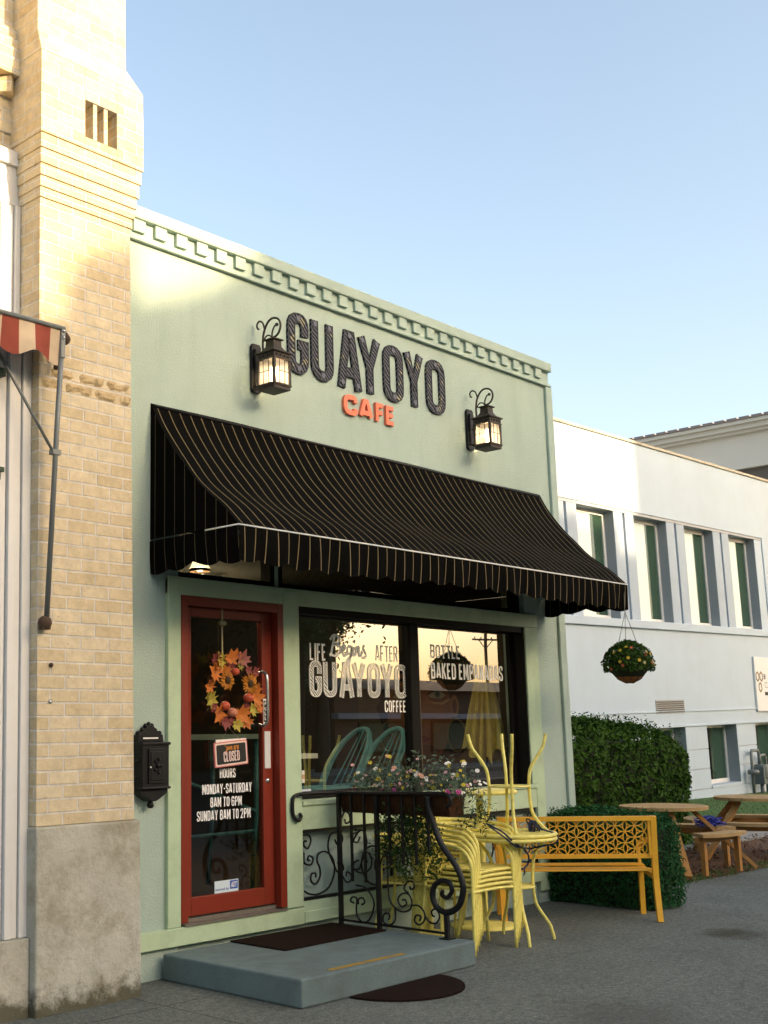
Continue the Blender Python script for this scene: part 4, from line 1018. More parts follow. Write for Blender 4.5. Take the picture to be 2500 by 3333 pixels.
a0 = make_armchair(); NST = 5
lbl = ["yellow armchair lowest in the front stack, its legs nearest the step", "yellow armchair second from the bottom of the front stack", "yellow armchair in the middle of the front stack",
       "yellow armchair second from the top of the front stack", "yellow armchair topmost in the front stack, its seat in view"]
chairs = []
for k in range(NST):
    o = a0 if k == 0 else copy_tree(a0)
    o.location = (2.030 + .030 * k, -.81 + .006 * k, .001 + .030 * k); o.rotation_euler = (0, 0, rad(-3)); o["label"] = lbl[k]; chairs.append(o)
for k, nm in enumerate(("yellow armchair on its own half hidden behind the railing and vines",)):
    o = copy_tree(a0); o.location = (2.04, -.34, .001); o.rotation_euler = (0, 0, rad(24)); o["label"] = nm; o["group"] = "yellow armchairs stacked by the step"
# solid backed chair behind the flowers
so_ = thing("side_chair", "yellow chair with a solid rounded back behind the trailing flowers", "chair", (2.22, -.52, .001))
g = MB()
bk = rr([(-.19, .46), (-.19, .97), (.19, .97), (.19, .46)], .10, True, 5)
g.prism(bk, .19, .20); g.build("backrest", Y_, so_, bevel=.003, local=True)
g = MB(); g.prismz(rr([(-.2, -.2), (.2, -.2), (.2, .2), (-.2, .2)], .06, True, 4), .43, .445); g.build("seat", Y_, so_, bevel=.004, local=True)
for x in (-.18, .18):
    for y in (-.18, .18):
        g = MB(); g.tube([(x * 1.1, y * 1.12, 0), (x, y, .43)], .012, 8); g.build("leg", Y_, so_, local=True)
so_.rotation_euler = (0, 0, rad(-18))

def bent_table(name, label):
    o = thing(name, label, "table", (0, 0, 0), "yellow bistro tables with bent legs")
    g = MB(); g.lathe([(.001, .722), (.29, .722), (.315, .716), (.332, .720), (.338, .730), (.332, .742), (.318, .745), (.30, .738), (.001, .738)], n=48); g.build("tabletop", Y_, o)
    for k in range(4):
        a = rad(45 + 90 * k); c, s = math.cos(a), math.sin(a)
        pr = [(.275, .72), (.215, .66), (.165, .58), (.150, .48), (.150, .36), (.165, .26), (.215, .175), (.262, .105), (.285, .03), (.29, 0)]
        g = MB(); g.tube(catmull([Vector((r * c, r * s, z)) for r, z in pr], 4), .0125, 8); g.build("leg", Y_, o)
    g = MB(); ring = [(.150 * math.cos(q * math.pi / 16), .150 * math.sin(q * math.pi / 16), .385) for q in range(32)]; g.tube(ring, .008, 6, closed=True); g.lathe([(.001, .388), (.14, .388), (.145, .382), (.001, .380)], n=32); g.build("shelf_ring", Y_, o)
    return o
TA = (2.49, -.915)
t1 = bent_table("bistro_table", "round yellow table standing on bent legs by the chair stack"); t1.location = (*TA, .001); t1.rotation_euler = (0, 0, rad(7))
t2 = copy_tree(t1); t2.location = (TA[0] + .01, TA[1] + .005, 1.492); t2.rotation_euler = (math.pi, 0, rad(-4)); t2["label"] = "round yellow table turned upside down with its bent legs in the air"
def pedestal_table(label, x, y, h, r, rp, rb):
    o = thing("pedestal_table", label, "table", (x, y, .001), "yellow pedestal tables by the wall")
    g = MB(); g.lathe([(.001, h - .012), (r - .01, h - .012), (r, h - .004), (r, h + .012), (r - .008, h + .018), (.001, h + .018)], n=40); g.build("tabletop", Y_, o, local=True)
    g = MB(); g.lathe([(rp, .02), (rp, h - .012)], n=18); g.build("pedestal", Y_, o, local=True)
    g = MB(); g.lathe([(.001, .028), (rp + .01, .03), (rb * .6, .016), (rb, .008), (rb, 0)], n=36); g.build("foot_plate", Y_, o, local=True)
pedestal_table("tall yellow pedestal table against the cafe wall behind the upturned table", 2.90, -.36, 1.03, .30, .029, .27)
pedestal_table("low yellow pedestal table nearest the railing and shop window", 2.0, -.42, .70, .30, .042, .16)
pedestal_table("yellow pedestal table between the railing and the tall pedestal table", 2.34, -.235, .72, .28, .034, .16)
g = MB()
for k in range(9):
    a0_ = R.uniform(0, 6); c = Vector((2.70 + R.gauss(0, .015), -.985 + R.gauss(0, .015), .80 + R.gauss(0, .012))); n_ = Vector((R.gauss(.3, .3), R.gauss(-1, .3), R.gauss(.2, .4))).normalized()
    u = n_.cross(Vector((0, 0, 1))).normalized(); v = n_.cross(u); r_ = R.uniform(.045, .075)
    g.tube([c + u * r_ * math.cos(a0_ + q * .45) + v * r_ * .8 * math.sin(a0_ + q * .45) for q in range(14)], .0065, 6, closed=True)
g.tube(catmull([Vector(p) for p in ((2.66, -1.0, .84), (2.60, -1.10, .80), (2.62, -1.19, .775), (2.655, -1.21, .75), (2.64, -1.20, .70), (2.60, -1.13, .68), (2.5, -1.06, .66))], 5), .0065, 6)
g.tube(catmull([Vector(p) for p in ((2.5, -1.06, .66), (2.3, -1.09, .70), (2.12, -1.10, .80), (2.05, -1.08, .835), (2.06, -1.0, .86), (2.17, -1.075, .76), (2.24, -1.11, .70), (2.34, -1.11, .68), (2.42, -1.10, .62), (2.44, -1.08, .56), (2.40, -1.07, .53))], 5), .0065, 6)
g.tube(catmull([Vector(p) for p in ((2.40, -1.07, .53), (2.36, -1.0, .50), (2.42, -.95, .50), (2.46, -1.02, .52), (2.42, -1.06, .50), (2.5, -1.0, .47))], 5), .0065, 6)
tag(g.build("cable_lock", M['bluecable']), "dark blue cable lock coiled on the table and looped through chairs", "cable")

# ------------------------------------------------------------------ orange bench
bn = thing("garden_bench", "orange metal bench with a flower lattice back, facing the hedge", "bench", (3.57, -.82, .001))
BL = .615; O_ = M['orange']
for s in (-1, 1):
    g = MB(); pts = catmull([Vector(p) for p in ((s * BL, -.045, 0), (s * BL, -.01, .2), (s * BL, .005, .36), (s * BL, -.01, .60), (s * BL, -.03, .82))], 4)
    for i in range(len(pts) - 1): g.beam(pts[i], pts[i + 1], .045, .042, (0, 1, 0))
    g.build("rear_leg", O_, bn, local=True)
    g = MB(); g.beam((s * BL * .965, .40, 0), (s * BL * .965, .39, .37), .04, .036, (0, 1, 0)); g.build("front_leg", O_, bn, local=True)
    g = MB(); ap = catmull([Vector(p) for p in ((s * BL, .0, .60), (s * BL, .18, .61), (s * BL, .36, .59), (s * BL * .965, .42, .53), (s * BL * .965, .40, .37))], 4)
    for i in range(len(ap) - 1): g.beam(ap[i], ap[i + 1], .04, .022, (1, 0, 0))
    g.build("armrest", O_, bn, local=True)
    g = MB(); g.beam((s * BL * .98, .0, .345), (s * BL * .98, .40, .375), .03, .04); g.build("side_rail", O_, bn, local=True)
for k, y in enumerate((.04, .11, .18, .25, .32, .39)):
    g = MB(); g.box(-BL + .01, BL - .01, y - .028, y + .028, .385 + .003 * k - .012 * (k in (2, 3)), .397 + .003 * k - .012 * (k in (2, 3))); g.build("seat_slat", O_, bn, bevel=.003, local=True)
g = MB()
def byz(z): return -.03 + (.82 - z) * .10
zb0, zb1 = .49, .82
g.beam((-BL, byz(.80), .803), (BL, byz(.80), .803), .042, .036, (0, 0, 1)); g.beam((-BL, byz(.50), .505), (BL, byz(.50), .505), .036, .032, (0, 0, 1))
g.beam((-BL + .035, byz(.65), .51), (-BL + .035, byz(.65) - .012, .80), .02, .03, (0, 1, 0)); g.beam((BL - .035, byz(.65), .51), (BL - .035, byz(.65) - .012, .80), .02, .03, (0, 1, 0))
g.build("back_frame", O_, bn, local=True)
g = MB(); r_ = .079; zc0 = .655
def bar_arc(p, q, bow):
    p, q = Vector(p), Vector(q); m = (p + q) / 2; d = (q - p); nrm = Vector((-d.y, d.x)).normalized() * bow * d.length
    pts = [p, p * .56 + q * .44 - (p + q) / 2 + m + nrm * .75 - (q - p) * .19, m + nrm, m + nrm * .75 + (q - p) * .25, q]
    pts = [p, m + nrm * .78 - d * .25, m + nrm, m + nrm * .78 + d * .25, q]
    P = [Vector((a.x, byz(a.y), a.y)) for a in pts]
    for i in range(4): g.beam(P[i], P[i + 1], .0070, .010, (0, 1, 0))
px_ = r_ * math.sqrt(3)
lat = []
for row in range(-2, 3):
    for col in range(-9, 10):
        cx = col * px_ + (px_ / 2 if row % 2 else 0); cz = zc0 + row * r_ * 1.5 * .98
        lat.append((cx, cz))
def inside(p): return abs(p[0]) < BL - .03 and .518 < p[1] < .79
seen = set()
verts6 = []
for cx, cz in [(c * px_ * .5774 * 2 * .866 + (0 if r % 2 == 0 else px_ * .5), zc0 + r * .5 * .1367) for r in range(-3, 4) for c in range(-9, 10)]: pass
# hexagonal 'flower' lattice: petals along the three directions of a triangular grid
tri = .0895
pts_ = {}
for i in range(-17, 18):
    for j in range(-4, 5):
        x = j * tri * math.sqrt(3) / 2; 
        pts_[(i, j)] = (i * tri * math.sqrt(3) / 2, zc0 + (j * tri + (tri / 2 if i % 2 else 0)))
for (i, j), p in pts_.items():
    e = 1 if i % 2 else 0
    for q in ((i, j + 1), (i + 1, j + e), (i + 1, j + e - 1)):
        if q not in pts_: continue
        p2 = pts_[q]; mid = ((p[0] + p2[0]) / 2, (p[1] + p2[1]) / 2)
        lo = .512; hi = .792
        a_, b2 = Vector(p), Vector(p2)
        if not (abs(mid[0]) < BL - .045 and lo < mid[1] < hi): continue
        def clampv(v): return Vector((max(-BL + .04, min(BL - .04, v.x)), max(lo, min(hi, v.y))))
        a_, b2 = clampv(a_), clampv(b2)
        if (a_ - b2).length < .02: continue
        for bow in (.19, -.19): bar_arc(a_, b2, bow)
g.build("lattice_back", O_, bn, local=True)
bn.rotation_euler = (0, 0, math.atan2(-.92, .82))

# ------------------------------------------------------------------ hedges
def hedge(name, label, core_fn, n, leafsize, mat, mat_core):
    core = MB(); core_fn(core)
    o = thing(name, label, "hedge", (0, 0, 0))
    core.build("branches", mat_core, o)
    return o
def leafy_box(x0, x1, y0, y1, h, n, size, round_=.18, top=None):
    """leaves spread through the outer shell of a clipped, slightly uneven block"""
    g = MB()
    for i in range(n):
        u, v, w_ = R.random(), R.random(), R.random()
        f = R.random(); Ax = (y1 - y0) * h; Ay = (x1 - x0) * h; At = (x1 - x0) * (y1 - y0); S = 2 * Ax + 2 * Ay + At; f *= S
        x = x0 + (x1 - x0) * u; y = y0 + (y1 - y0) * v; z = h * w_
        if f < Ax: x = x0; nr = (-1, 0, .2)
        elif f < 2 * Ax: x = x1; nr = (1, 0, .2)
        elif f < 2 * Ax + Ay: y = y0; nr = (0, -1, .2)
        elif f < 2 * Ax + 2 * Ay: y = y1; nr = (0, 1, .2)
        else: z = h; nr = (0, 0, 1)
        H = h if top is None else top(x, y); z *= H / h
        # round the edges, add lumps
        cx, cy = (x0 + x1) / 2, (y0 + y1) / 2
        ez = max(0, (z - H + round_) / round_); ex = max(0, (abs(x - cx) - (x1 - x0) / 2 + round_) / round_); ey = max(0, (abs(y - cy) - (y1 - y0) / 2 + round_) / round_)
        sh = .28 * round_
        if ez > 0: x -= math.copysign(ex * ez * sh, x - cx); y -= math.copysign(ey * ez * sh, y - cy); z -= sh * ez * max(ex, ey)
        x -= math.copysign(ex * ey * sh, x - cx); y -= math.copysign(ex * ey * sh, y - cy)
        lump = .035 * (math.sin(x * 5.1 + 1.3 * z * 4) + math.sin(y * 6.3 + z * 5.2) + math.sin(x * 11 - z * 9)) * .6 + R.gauss(0, .018)
        x += nr[0] * lump; y += nr[1] * lump; z += nr[2] * lump * (1 if nr[2] == 1 else 0)
        g.leaf((x, y, max(.02, z)), size * R.uniform(.7, 1.4), nr, .45)
    for i in range(n // 90):
        x = R.uniform(x0 + .1, x1 - .1); y = R.uniform(y0, y1); H = h if top is None else top(x, y); L = R.uniform(.5, 1.6) * size * 1.3
        for q in range(4): g.leaf((x + R.gauss(0, .008), y + R.gauss(0, .008), H + L * q / 3), size * .8, None, .4)
    return g
hx0, hx1, hy0, hy1 = 6.0, 10.55, 1.45, 2.7
topf = lambda x, y: 1.62 - .04 * max(0, x - 7.6) - .22 * max(0, (x - 9.5) / 1.05) ** 2 * .9
h1 = thing("clipped_hedge", "tall rounded dark green hedge in front of the white building", "hedge", (8.2, 2.1, 0))
g = MB(); g.box(hx0 + .08, hx1 - .25, hy0 + .07, hy1 - .08, .03, 1.34); g.build("branches", M['hedgecore'], h1)
leafy_box(hx0, hx1, hy0, hy1, 1.6, 30000, .062, .3, topf).build("leaves", M['hedge'], h1)
h2 = thing("clipped_hedge", "low square clipped hedge at the cafe corner behind the orange bench", "hedge", (4.65, -.55, 0))
g = MB(); g.box(4.47, 4.80, -1.0, .0, .02, .68); g.box(4.95, 6.2, -.25, .6, .02, .40); g.build("branches", M['hedgecore'], h2)
leafy_box(4.40, 4.88, -1.07, .05, .765, 13000, .032, .10).build("leaves", M['hedge2'], h2)
# ------------------------------------------------------------------ picnic tables
def picnic(label, loc, rot, ztop, first=None):
    o = thing("picnic_table", label, "picnic table", (0, 0, 0), "round wooden picnic tables beyond the bench")
    rt = .46
    g = MB()
    for k in range(7):
        y0 = -rt + k * (2 * rt / 7) + .003; y1 = -rt + (k + 1) * (2 * rt / 7) - .003; N = 6; up = []; dn = []
        for q in range(N + 1):
            y = y0 + (y1 - y0) * q / N; x = math.sqrt(max(0.0004, rt * rt - y * y)); up.append((x, y)); dn.append((-x, y))
        g.prismz(up + dn[::-1], ztop - .035, ztop)
    g.build("tabletop", M['cedartop'], o, local=True)
    for k in range(4):
        a = rad(45 + 90 * k); c, s = math.cos(a), math.sin(a)
        g = MB(); g.beam((.30 * c, .30 * s, ztop - .05), (.92 * c, .92 * s, .03), .04, .07, (-s, c, 0)); g.build("leg", M['cedar'], o, local=True)
        b = rad(90 * k); c, s = math.cos(b), math.sin(b); r0, r1 = .60, .82; g = MB()
        for ra, rb in ((r0, .705), (.712, r1)):
            po = [(rb * math.cos(b + rad(t)), rb * math.sin(b + rad(t))) for t in range(-31, 32, 8)]; pi = [(ra * math.cos(b + rad(t)), ra * math.sin(b + rad(t))) for t in range(-31, 32, 8)]
            g.prismz(po + pi[::-1], .40, .435)
        g.build("seat", M['cedartop'], o, local=True)
        for t in (-27, 27):
            g = MB(); p = (.72 * math.cos(b + rad(t)), .72 * math.sin(b + rad(t))); g.beam((p[0], p[1], .02), (p[0], p[1], .40), .05, .05, (c, s, 0)); g.build("seat_post", M['cedar'], o, local=True)
        g = MB(); p = [(.74 * math.cos(b + rad(t)), .74 * math.sin(b + rad(t))) for t in (-34, 34)]; g.beam((*p[0], .37), (*p[1], .37), .035, .06); g.build("seat_beam", M['cedar'], o, local=True)
    o.location = loc; o.rotation_euler = (0, 0, rad(rot)); return o
picnic("round cedar picnic table nearer the bench and low hedge", (7.15, .22, .015), -6, .675)
p2 = picnic("round cedar picnic table farther back on the mulch", (9.05, .02, .015), 30, .69)
g = MB()
for k in range(60):
    c = Vector((7.72 + max(-.2, min(.2, R.gauss(0, .10))), -.02 + max(-.1, min(.1, R.gauss(0, .06))), .465 + min(.08, abs(R.gauss(0, .04))))); u = Vector((R.gauss(0, 1), R.gauss(0, 1), R.gauss(0, .5))).normalized(); v = u.cross(Vector((0, 0, 1))).normalized(); r_ = R.uniform(.02, .06)
    g.tube([c + u * r_ * math.cos(q * .7) + v * r_ * math.sin(q * .7) for q in range(9)], .0055, 5, closed=True)
tag(g.build("string_lights", M['bluestring']), "tangled heap of blue string lights on a picnic table seat", "string lights")

# ------------------------------------------------------------------ hanging basket
hb = thing("hanging_basket", "coir hanging basket of red and yellow flowers below the awning corner", "hanging basket", (4.585, -.845, 1.93))
BX, BY = 4.585, -.845
g = MB(); g.lathe([(.001, 1.915), (.05, 1.922), (.10, 1.955), (.14, 2.01), (.155, 2.06), (.14, 2.06)], (BX, BY, 0), 24); g.build("basket", pm("coir liner", (.24, .095, .025), .95, .3, 30., .8, 90.), hb)
g = MB()
for k in range(10):
    a = k * .628; g.tube([(BX + r_ * math.cos(a), BY + r_ * math.sin(a), z) for r_, z in ((.03, 1.914), (.103, 1.952), (.145, 2.01), (.16, 2.062))], .003, 5)
g.tube([(BX + .16 * math.cos(q * .393), BY + .16 * math.sin(q * .393), 2.062) for q in range(16)], .005, 5, closed=True)
g.build("wire_frame", M['black'], hb)
g = MB(); g.ball((BX, BY, 2.085), .178, 16, .85); g.build("leaf_core", M['hedgecore'], hb)
g = MB()
for k in range(2600):
    a = R.uniform(0, 6.283); e = R.uniform(-.35, 1.57); r_ = .212 * (1 + R.gauss(0, .05)); k_ = math.cos(e)
    nr = (math.cos(a) * k_, math.sin(a) * k_, math.sin(e))
    g.leaf((BX + r_ * nr[0], BY + r_ * nr[1], 2.085 + .19 * (1 + R.gauss(0, .05)) * nr[2]), R.uniform(.022, .04), nr, .5)
for k in range(120): 
    a = R.uniform(0, 6.28); q = R.uniform(.0, .19); g.leaf((BX + q * math.cos(a), BY + q * math.sin(a), R.uniform(2.06, 2.2)), .05)
g.build("foliage", pm("basket leaf", (.03, .068, .008), .7, .5, 9., spec=.1), hb)
bcol = [pm("gold petal", (.55, .40, .03), .7, .1), pm("rust petal", (.45, .10, .04), .7, .2), pm("cream petal", (.5, .45, .2), .7, .1)]
for k in range(46):
    a = R.uniform(0, 6.283); e = math.asin(R.uniform(-.25, .95)); nr = Vector((math.cos(a) * math.cos(e), math.sin(a) * math.cos(e), math.sin(e)))
    c = Vector((BX, BY, 2.085)) + Vector((nr.x * .222, nr.y * .222, nr.z * .198)); m = MB()
    u = nr.cross(Vector((.2, .1, 1))).normalized(); v = nr.cross(u)
    for q in range(8):
        t = q * .785; d = u * math.cos(t) + v * math.sin(t); w_ = v * math.cos(t) - u * math.sin(t); r_ = .017
        m.add([c, c + d * r_ * .6 + w_ * .006 + nr * .005, c + d * r_ + nr * .003, c + d * r_ * .6 - w_ * .006 + nr * .005], [(0, 1, 2, 3)])
    m.build("flower", bcol[k % 3 if k % 5 else 0], hb)
for k in range(3):
    a = rad(35 + 120 * k); A = Vector((BX + .155 * math.cos(a), BY + .155 * math.sin(a), 2.07)); B = Vector((BX, BY, 2.55)); m = MB(); N = 46
    for q in range(N):
        p = A + (B - A) * ((q + .5) / N); d = (B - A).normalized(); s_ = d.cross(Vector((math.cos(q * 1.57), math.sin(q * 1.57), 0))).normalized()
        m.tube([p - d * .008, p - d * .004 + s_ * .004, p + d * .004 + s_ * .004, p + d * .008, p + d * .004 - s_ * .004, p - d * .004 - s_ * .004], .0013, 4, closed=True)
    m.build("chain", M['galv'], hb)
m = MB(); m.tube([(BX, BY, 2.545), (BX, BY, 2.60), (BX, BY - .005, 2.765), (BX, BY - .0, 2.785)], .003, 6); m.build("hook", M['galv'], hb)

# ------------------------------------------------------------------ brick building on the left
SH = -.018
bb = thing("brick_building", "buff brick building with corbelled pier, sunlit at its top", "building", (0, 0, 0))
def bbuild(g, name, mat, parent=bb, bevel=.004): return g.shear(SH).build(name, mat, parent, bevel)
PX0, PX1, PY = -1.292, -.582, -.285
g = MB(); g.box(PX0, PX1, PY, .30, 1.02, 4.80); bbuild(g, "pier", M['brick'])
g = MB(); g.box(PX0 - .012, PX1 + .030, PY - .022, .30, -.01, 1.018); bbuild(g, "plinth", M['plinth'], bevel=.012)
g = MB()
lev = [4.80, 4.865, 4.935, 5.01, 5.105, 5.20]
for k in range(5): e = .011 * (k + 1); g.box(PX0 - e * .6, PX1 + e, PY - e, .30, lev[k] + .0005, lev[k + 1])
bbuild(g, "corbel_courses", M['brick'])
e = .066; bx0, bx1, by = PX0 - e * .6, PX1 + e, PY - e
sx0, sx1, sz0, sz1 = -.995, -.738, 5.28, 5.535
g = MB()
g.box(bx0, sx0, by, .30, 5.2005, 5.75); g.box(sx1, bx1, by, .30, 5.2005, 5.75); g.box(sx0, sx1, by, .30, 5.2005, sz0); g.box(sx0, sx1, by, .30, sz1, 5.75); g.box(sx0, sx1, by + .16, .30, sz0, sz1)
for k in (0, 1): xx = sx0 + (sx1 - sx0) * (k + 1) / 3; g.box(xx - .016, xx + .016, by + .01, by + .159, sz0 + .0005, sz1 - .0005)
fr = [(bx0, by, 5.7505), (bx1, by, 5.7505), (bx1, .30, 5.7505), (bx0, .30, 5.7505), (bx0 + .02, by + .075, 5.93), (bx1 - .085, by + .075, 5.93), (bx1 - .085, .30, 5.93), (bx0 + .02, .30, 5.93)]
g.add(fr, [(0, 1, 5, 4), (1, 2, 6, 5), (2, 3, 7, 6), (3, 0, 4, 7)])
g.box(bx0 + .02, bx1 - .085, by + .075, .30, 5.931, 9.0)
bbuild(g, "pier_head", M['brick'])
# two rock-faced courses across the pier
M['rockbrick'] = pm("rock faced brick", (.47, .37, .215), .95, .35, 14., 1., 45., spec=.1, dirt=(.22, .15, .07), dirt_scale=9., dirt_amt=.6)
for row, z0 in enumerate((3.588, 3.666)):
    x = PX0 + .012 + .07 * row
    while x < PX1 - .03:
        w_ = min(R.uniform(.15, .215), PX1 - .004 - x); g = MB(); N = 7; vs = []; fs = []
        for iz in range(4):
            for ix in range(N + 1):
                edge_ = ix in (0, N) or iz in (0, 3)
                vs.append((x + w_ * ix / N + (0 if edge_ else R.gauss(0, .004)), PY + .004 - (0 if edge_ else R.uniform(.004, .020)), z0 + .07 * iz / 3 + R.gauss(0, .002)))
        for iz in range(3):
            for ix in range(N): q = iz * (N + 1) + ix; fs.append((q, q + 1, q + N + 2, q + N + 1))
        g.add(vs, fs); bbuild(g, "rough_brick", M['rockbrick'], bevel=0); x += w_ + .008
g = MB()
g.box(-6, PX0, -.005, .30, 5.16, 5.30); g.box(-6, PX0, -.022, .30, 5.30, 5.42)
g.box(-6, PX0, -.01, .30, 5.42, 5.66); g.box(-6, PX0, -.11, .30, 5.66, 5.78); g.box(-6, PX0, -.09, .30, 5.78, 5.86); g.box(-6, PX0, -.065, .30, 5.86, 5.94); g.box(-6, PX0, -.04, .30, 5.94, 6.02); g.box(-6, PX0, .0, .30, 6.02, 9.0)
bbuild(g, "upper_wall", M['brick'])
for k in range(7):
    g = MB(); c = Vector((PX0 - .09 - k * .14, -.01, 5.60)); a = Vector((1, -1, 0)).normalized(); b_ = Vector((1, 1, 0)).normalized()
    g.obox(c, a, b_, (0, 0, 1), .06, .06, .055); bbuild(g, "sawtooth_brick", M['brick'])
g = MB(); g.box(-6, PX0 + .002, -.06, .28, 4.80, 5.158); g.box(-6, PX0 + .004, -.085, .2, 5.06, 5.157); bbuild(g, "lintel", M['whitepaint'])
WM = M['whitepaint']
wu = MB()
wu.box(-1.50, -1.44, -.05, .2, 3.95, 4.798); wu.box(-1.435, -1.385, -.075, .2, 3.95, 4.798); wu.box(-1.38, -1.335, -.06, .2, 3.95, 4.798); wu.box(-1.33, PX0 - .002, -.08, .2, 3.95, 4.798)
wf = bbuild(wu, "upper_window_frame", WM)
g = MB(); g.box(-1.56, -1.505, -.03, .1, 3.95, 4.75); bbuild(g, "sash", M['red'], wf)
g = MB(); g.box(-3, -1.565, .0, .02, 3.95, 4.75); bbuild(g, "pane", M['doorglass'], wf)
g = MB()
g.box(-1.505, -1.455, -.19, .2, .42, 3.94); g.box(-1.449, -1.405, -.215, .2, .42, 3.94); g.box(-1.399, -1.36, -.20, .2, .42, 3.94); g.box(-1.354, PX0 - .002, -.215, .2, .42, 3.94)
bbuild(g, "shopfront_post", WM)
g = MB(); g.box(-3, PX0 - .002, -.20, .2, 3.941, 3.949); g.box(-3.0, -1.506, -.16, .2, 3.86, 3.94); bbuild(g, "shopfront_head", WM)
g = MB(); g.box(-3.0, -1.506, -.12, -.10, 3.12, 3.86); g.box(-3.0, -1.506, -.12, -.10, .42, 2.80); bbuild(g, "shop_window", pm("grey panel", (.30, .31, .30), .5, .08))
g = MB(); g.box(-3, -1.509, -.175, .1, 2.80, 2.83); g.box(-3, -1.515, -.16, .1, 2.831, 3.0); bbuild(g, "red_panel", M['red'])
g = MB(); g.box(-3, -1.495, -.20, .1, 3.001, 3.045); g.box(-3, -1.485, -.225, .1, 3.046, 3.075); g.box(-3, -1.49, -.24, .1, 3.62, 3.67); bbuild(g, "green_moulding", pm("dark green paint", (.02, .05, .03), .5))
g = MB(); g.box(-3, PX0 - .016, -.25, .2, -.01, .418); bbuild(g, "shopfront_base", M['plinth'])
g = MB(); g.box(-6, -3.0, -.01, .3, -.01, 5.16); g.box(-6, PX1, .31, 10, -.01, 9.0); bbuild(g, "rear_mass", M['brick'], bevel=0)
for (x, z) in ((-1.20, 1.93), (-1.205, 1.72)):
    g = MB(); g.lathe([(.001, 0), (.012, .002), (.014, .012), (.001, .016)], (0, 0, 0), 10); g.v = [(x + a, PY - c_, z + b_) for a, b_, c_ in g.v]; bbuild(g, "wall_stud", M['bark'] if z > 1.8 else M['silver'], bevel=0)
# striped awning and its arm
la = thing("striped_awning", "red and cream striped shop awning with grey arm on the brick pier", "awning", (-1.30, -.33, 2.18))
def redstripe():
    m, t, b = base_mat("red and cream stripe canvas")
    tc = t.new("ShaderNodeTexCoord").outputs['Object']; sx = t.new("ShaderNodeSeparateXYZ"); t.link(tc, sx.inputs[0])
    # local x: 0 at the arm; stripes run to the left
    u = t.math('SUBTRACT', 0.010, sx.outputs[0])
    f = t.math('FRACT', t.math('DIVIDE', t.math('ADD', u, .125), .222))
    k = t.math('LESS_THAN', f, .51)
    n1 = t.new("ShaderNodeTexNoise", i_Scale=7., i_Detail=6.); t.link(tc, n1.inputs['Vector'])
    c = t.mix(k, (.50, .40, .28), (.235, .048, .028)); c = t.mix(1., c, t.ramp(n1.outputs[0], [(.3, .8), (.7, 1.1)]), 'MULTIPLY')
    t.link(c, b.inputs['Base Color']); b.inputs['Roughness'].default_value = .9; return m
LYY = -.44
rows = []
for i in range(61):
    x = -1.318 - 1.8 * i / 60; row = []
    for k in range(7):
        v = k / 6; drop = .205 + .028 * math.cos((x + 1.318) * 21 + .4)
        row.append((x, LYY - .018 * v * math.sin(x * 16 + 1), 3.925 - drop * v))
    rows.append(row)
rs = redstripe(); sheet(rows).build("valance", rs, la)
rows = [[(-1.318 - 1.8 * i / 30, y, z) for y, z in ((LYY, 3.925), (-.34, 3.945), (-.235, 3.958))] for i in range(31)]
sheet(rows).build("canopy", rs, la)
g = MB(); g.tube([(-1.29, LYY, 3.925), (-3.1, LYY, 3.925)], .016, 8); g.build("front_bar", M['galv'], la)
g = MB(); g.tube([(-1.302, -.335, 2.20), (-1.302, -.40, 3.3), (-1.302, LYY + .0, 3.88)], .0165, 10); g.build("arm", M['galv'], la)
g = MB(); g.tube([(-1.32, LYY + .045, 3.17), (-1.55, -.28, 3.62), (-1.72, -.24, 3.9)], .0095, 8); g.box(-1.335, -1.278, -.415, -.372, 3.155, 3.185); g.build("brace", M['galv'], la)
g = MB(); g.ball((-1.306, -.325, 2.17), .042, 12); g.box(-1.335, -1.275, -.345, -.30, 2.13, 2.19); g.build("wall_bracket", M['bark'], la, bevel=.006)
g = MB(); g.box(-1.317, -1.287, LYY - .012, LYY + .012, 3.74, 3.935)
g.build("end_plate", M['galv'], la, bevel=.003)
g = MB()
for z in (3.865, 3.905): g.ball((-1.302, LYY - .014, z), .010, 10)
g.build("bolt", M['silver'], la)
g = MB(); g.tube([(-1.29, LYY + .03, 3.90), (-1.25, LYY + .06, 3.90)], .033, 10); g.ball((-1.235, LYY + .07, 3.89), .036, 10); g.tube([(-1.275, -.33, 3.85), (-1.275, -.34, 3.70)], .014, 8); g.build("gear_box", M['bark'], la)

# ------------------------------------------------------------------ white office building
wb = thing("office_building", "white rendered two storey building with deep narrow windows", "building", (14.25, 5.6, 0))
def wbuild(g, name, mat, parent=wb, bevel=.0): return g.build(name, mat, parent, bevel, local=True) if parent is wb else g.build(name, mat, parent, bevel, local=True)
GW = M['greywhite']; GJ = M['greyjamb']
ops = [1.01 + 2.285 * k for k in range(4)]; OW = 1.45; D = .24
g = MB()
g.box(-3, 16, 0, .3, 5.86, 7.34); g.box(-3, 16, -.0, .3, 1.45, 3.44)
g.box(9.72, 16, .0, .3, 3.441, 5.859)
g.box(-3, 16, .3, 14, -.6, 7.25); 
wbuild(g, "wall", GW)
g = MB(); g.box(-3.02, 16.02, -.04, .34, 7.341, 7.40); wbuild(g, "parapet_cap", pm("weathered coping", (.50, .46, .38), .8, .2, 3., dirt=(.14, .11, .07), dirt_scale=6., dirt_amt=.8), bevel=.01)
g = MB(); g.box(-3, 9.73, -.06, .29, 3.4405, 3.60); wbuild(g, "sill_band", GW, bevel=.01)
g = MB(); g.box(-3, 9.72, .02, .06, 5.80, 5.859); wbuild(g, "head_band", GJ)
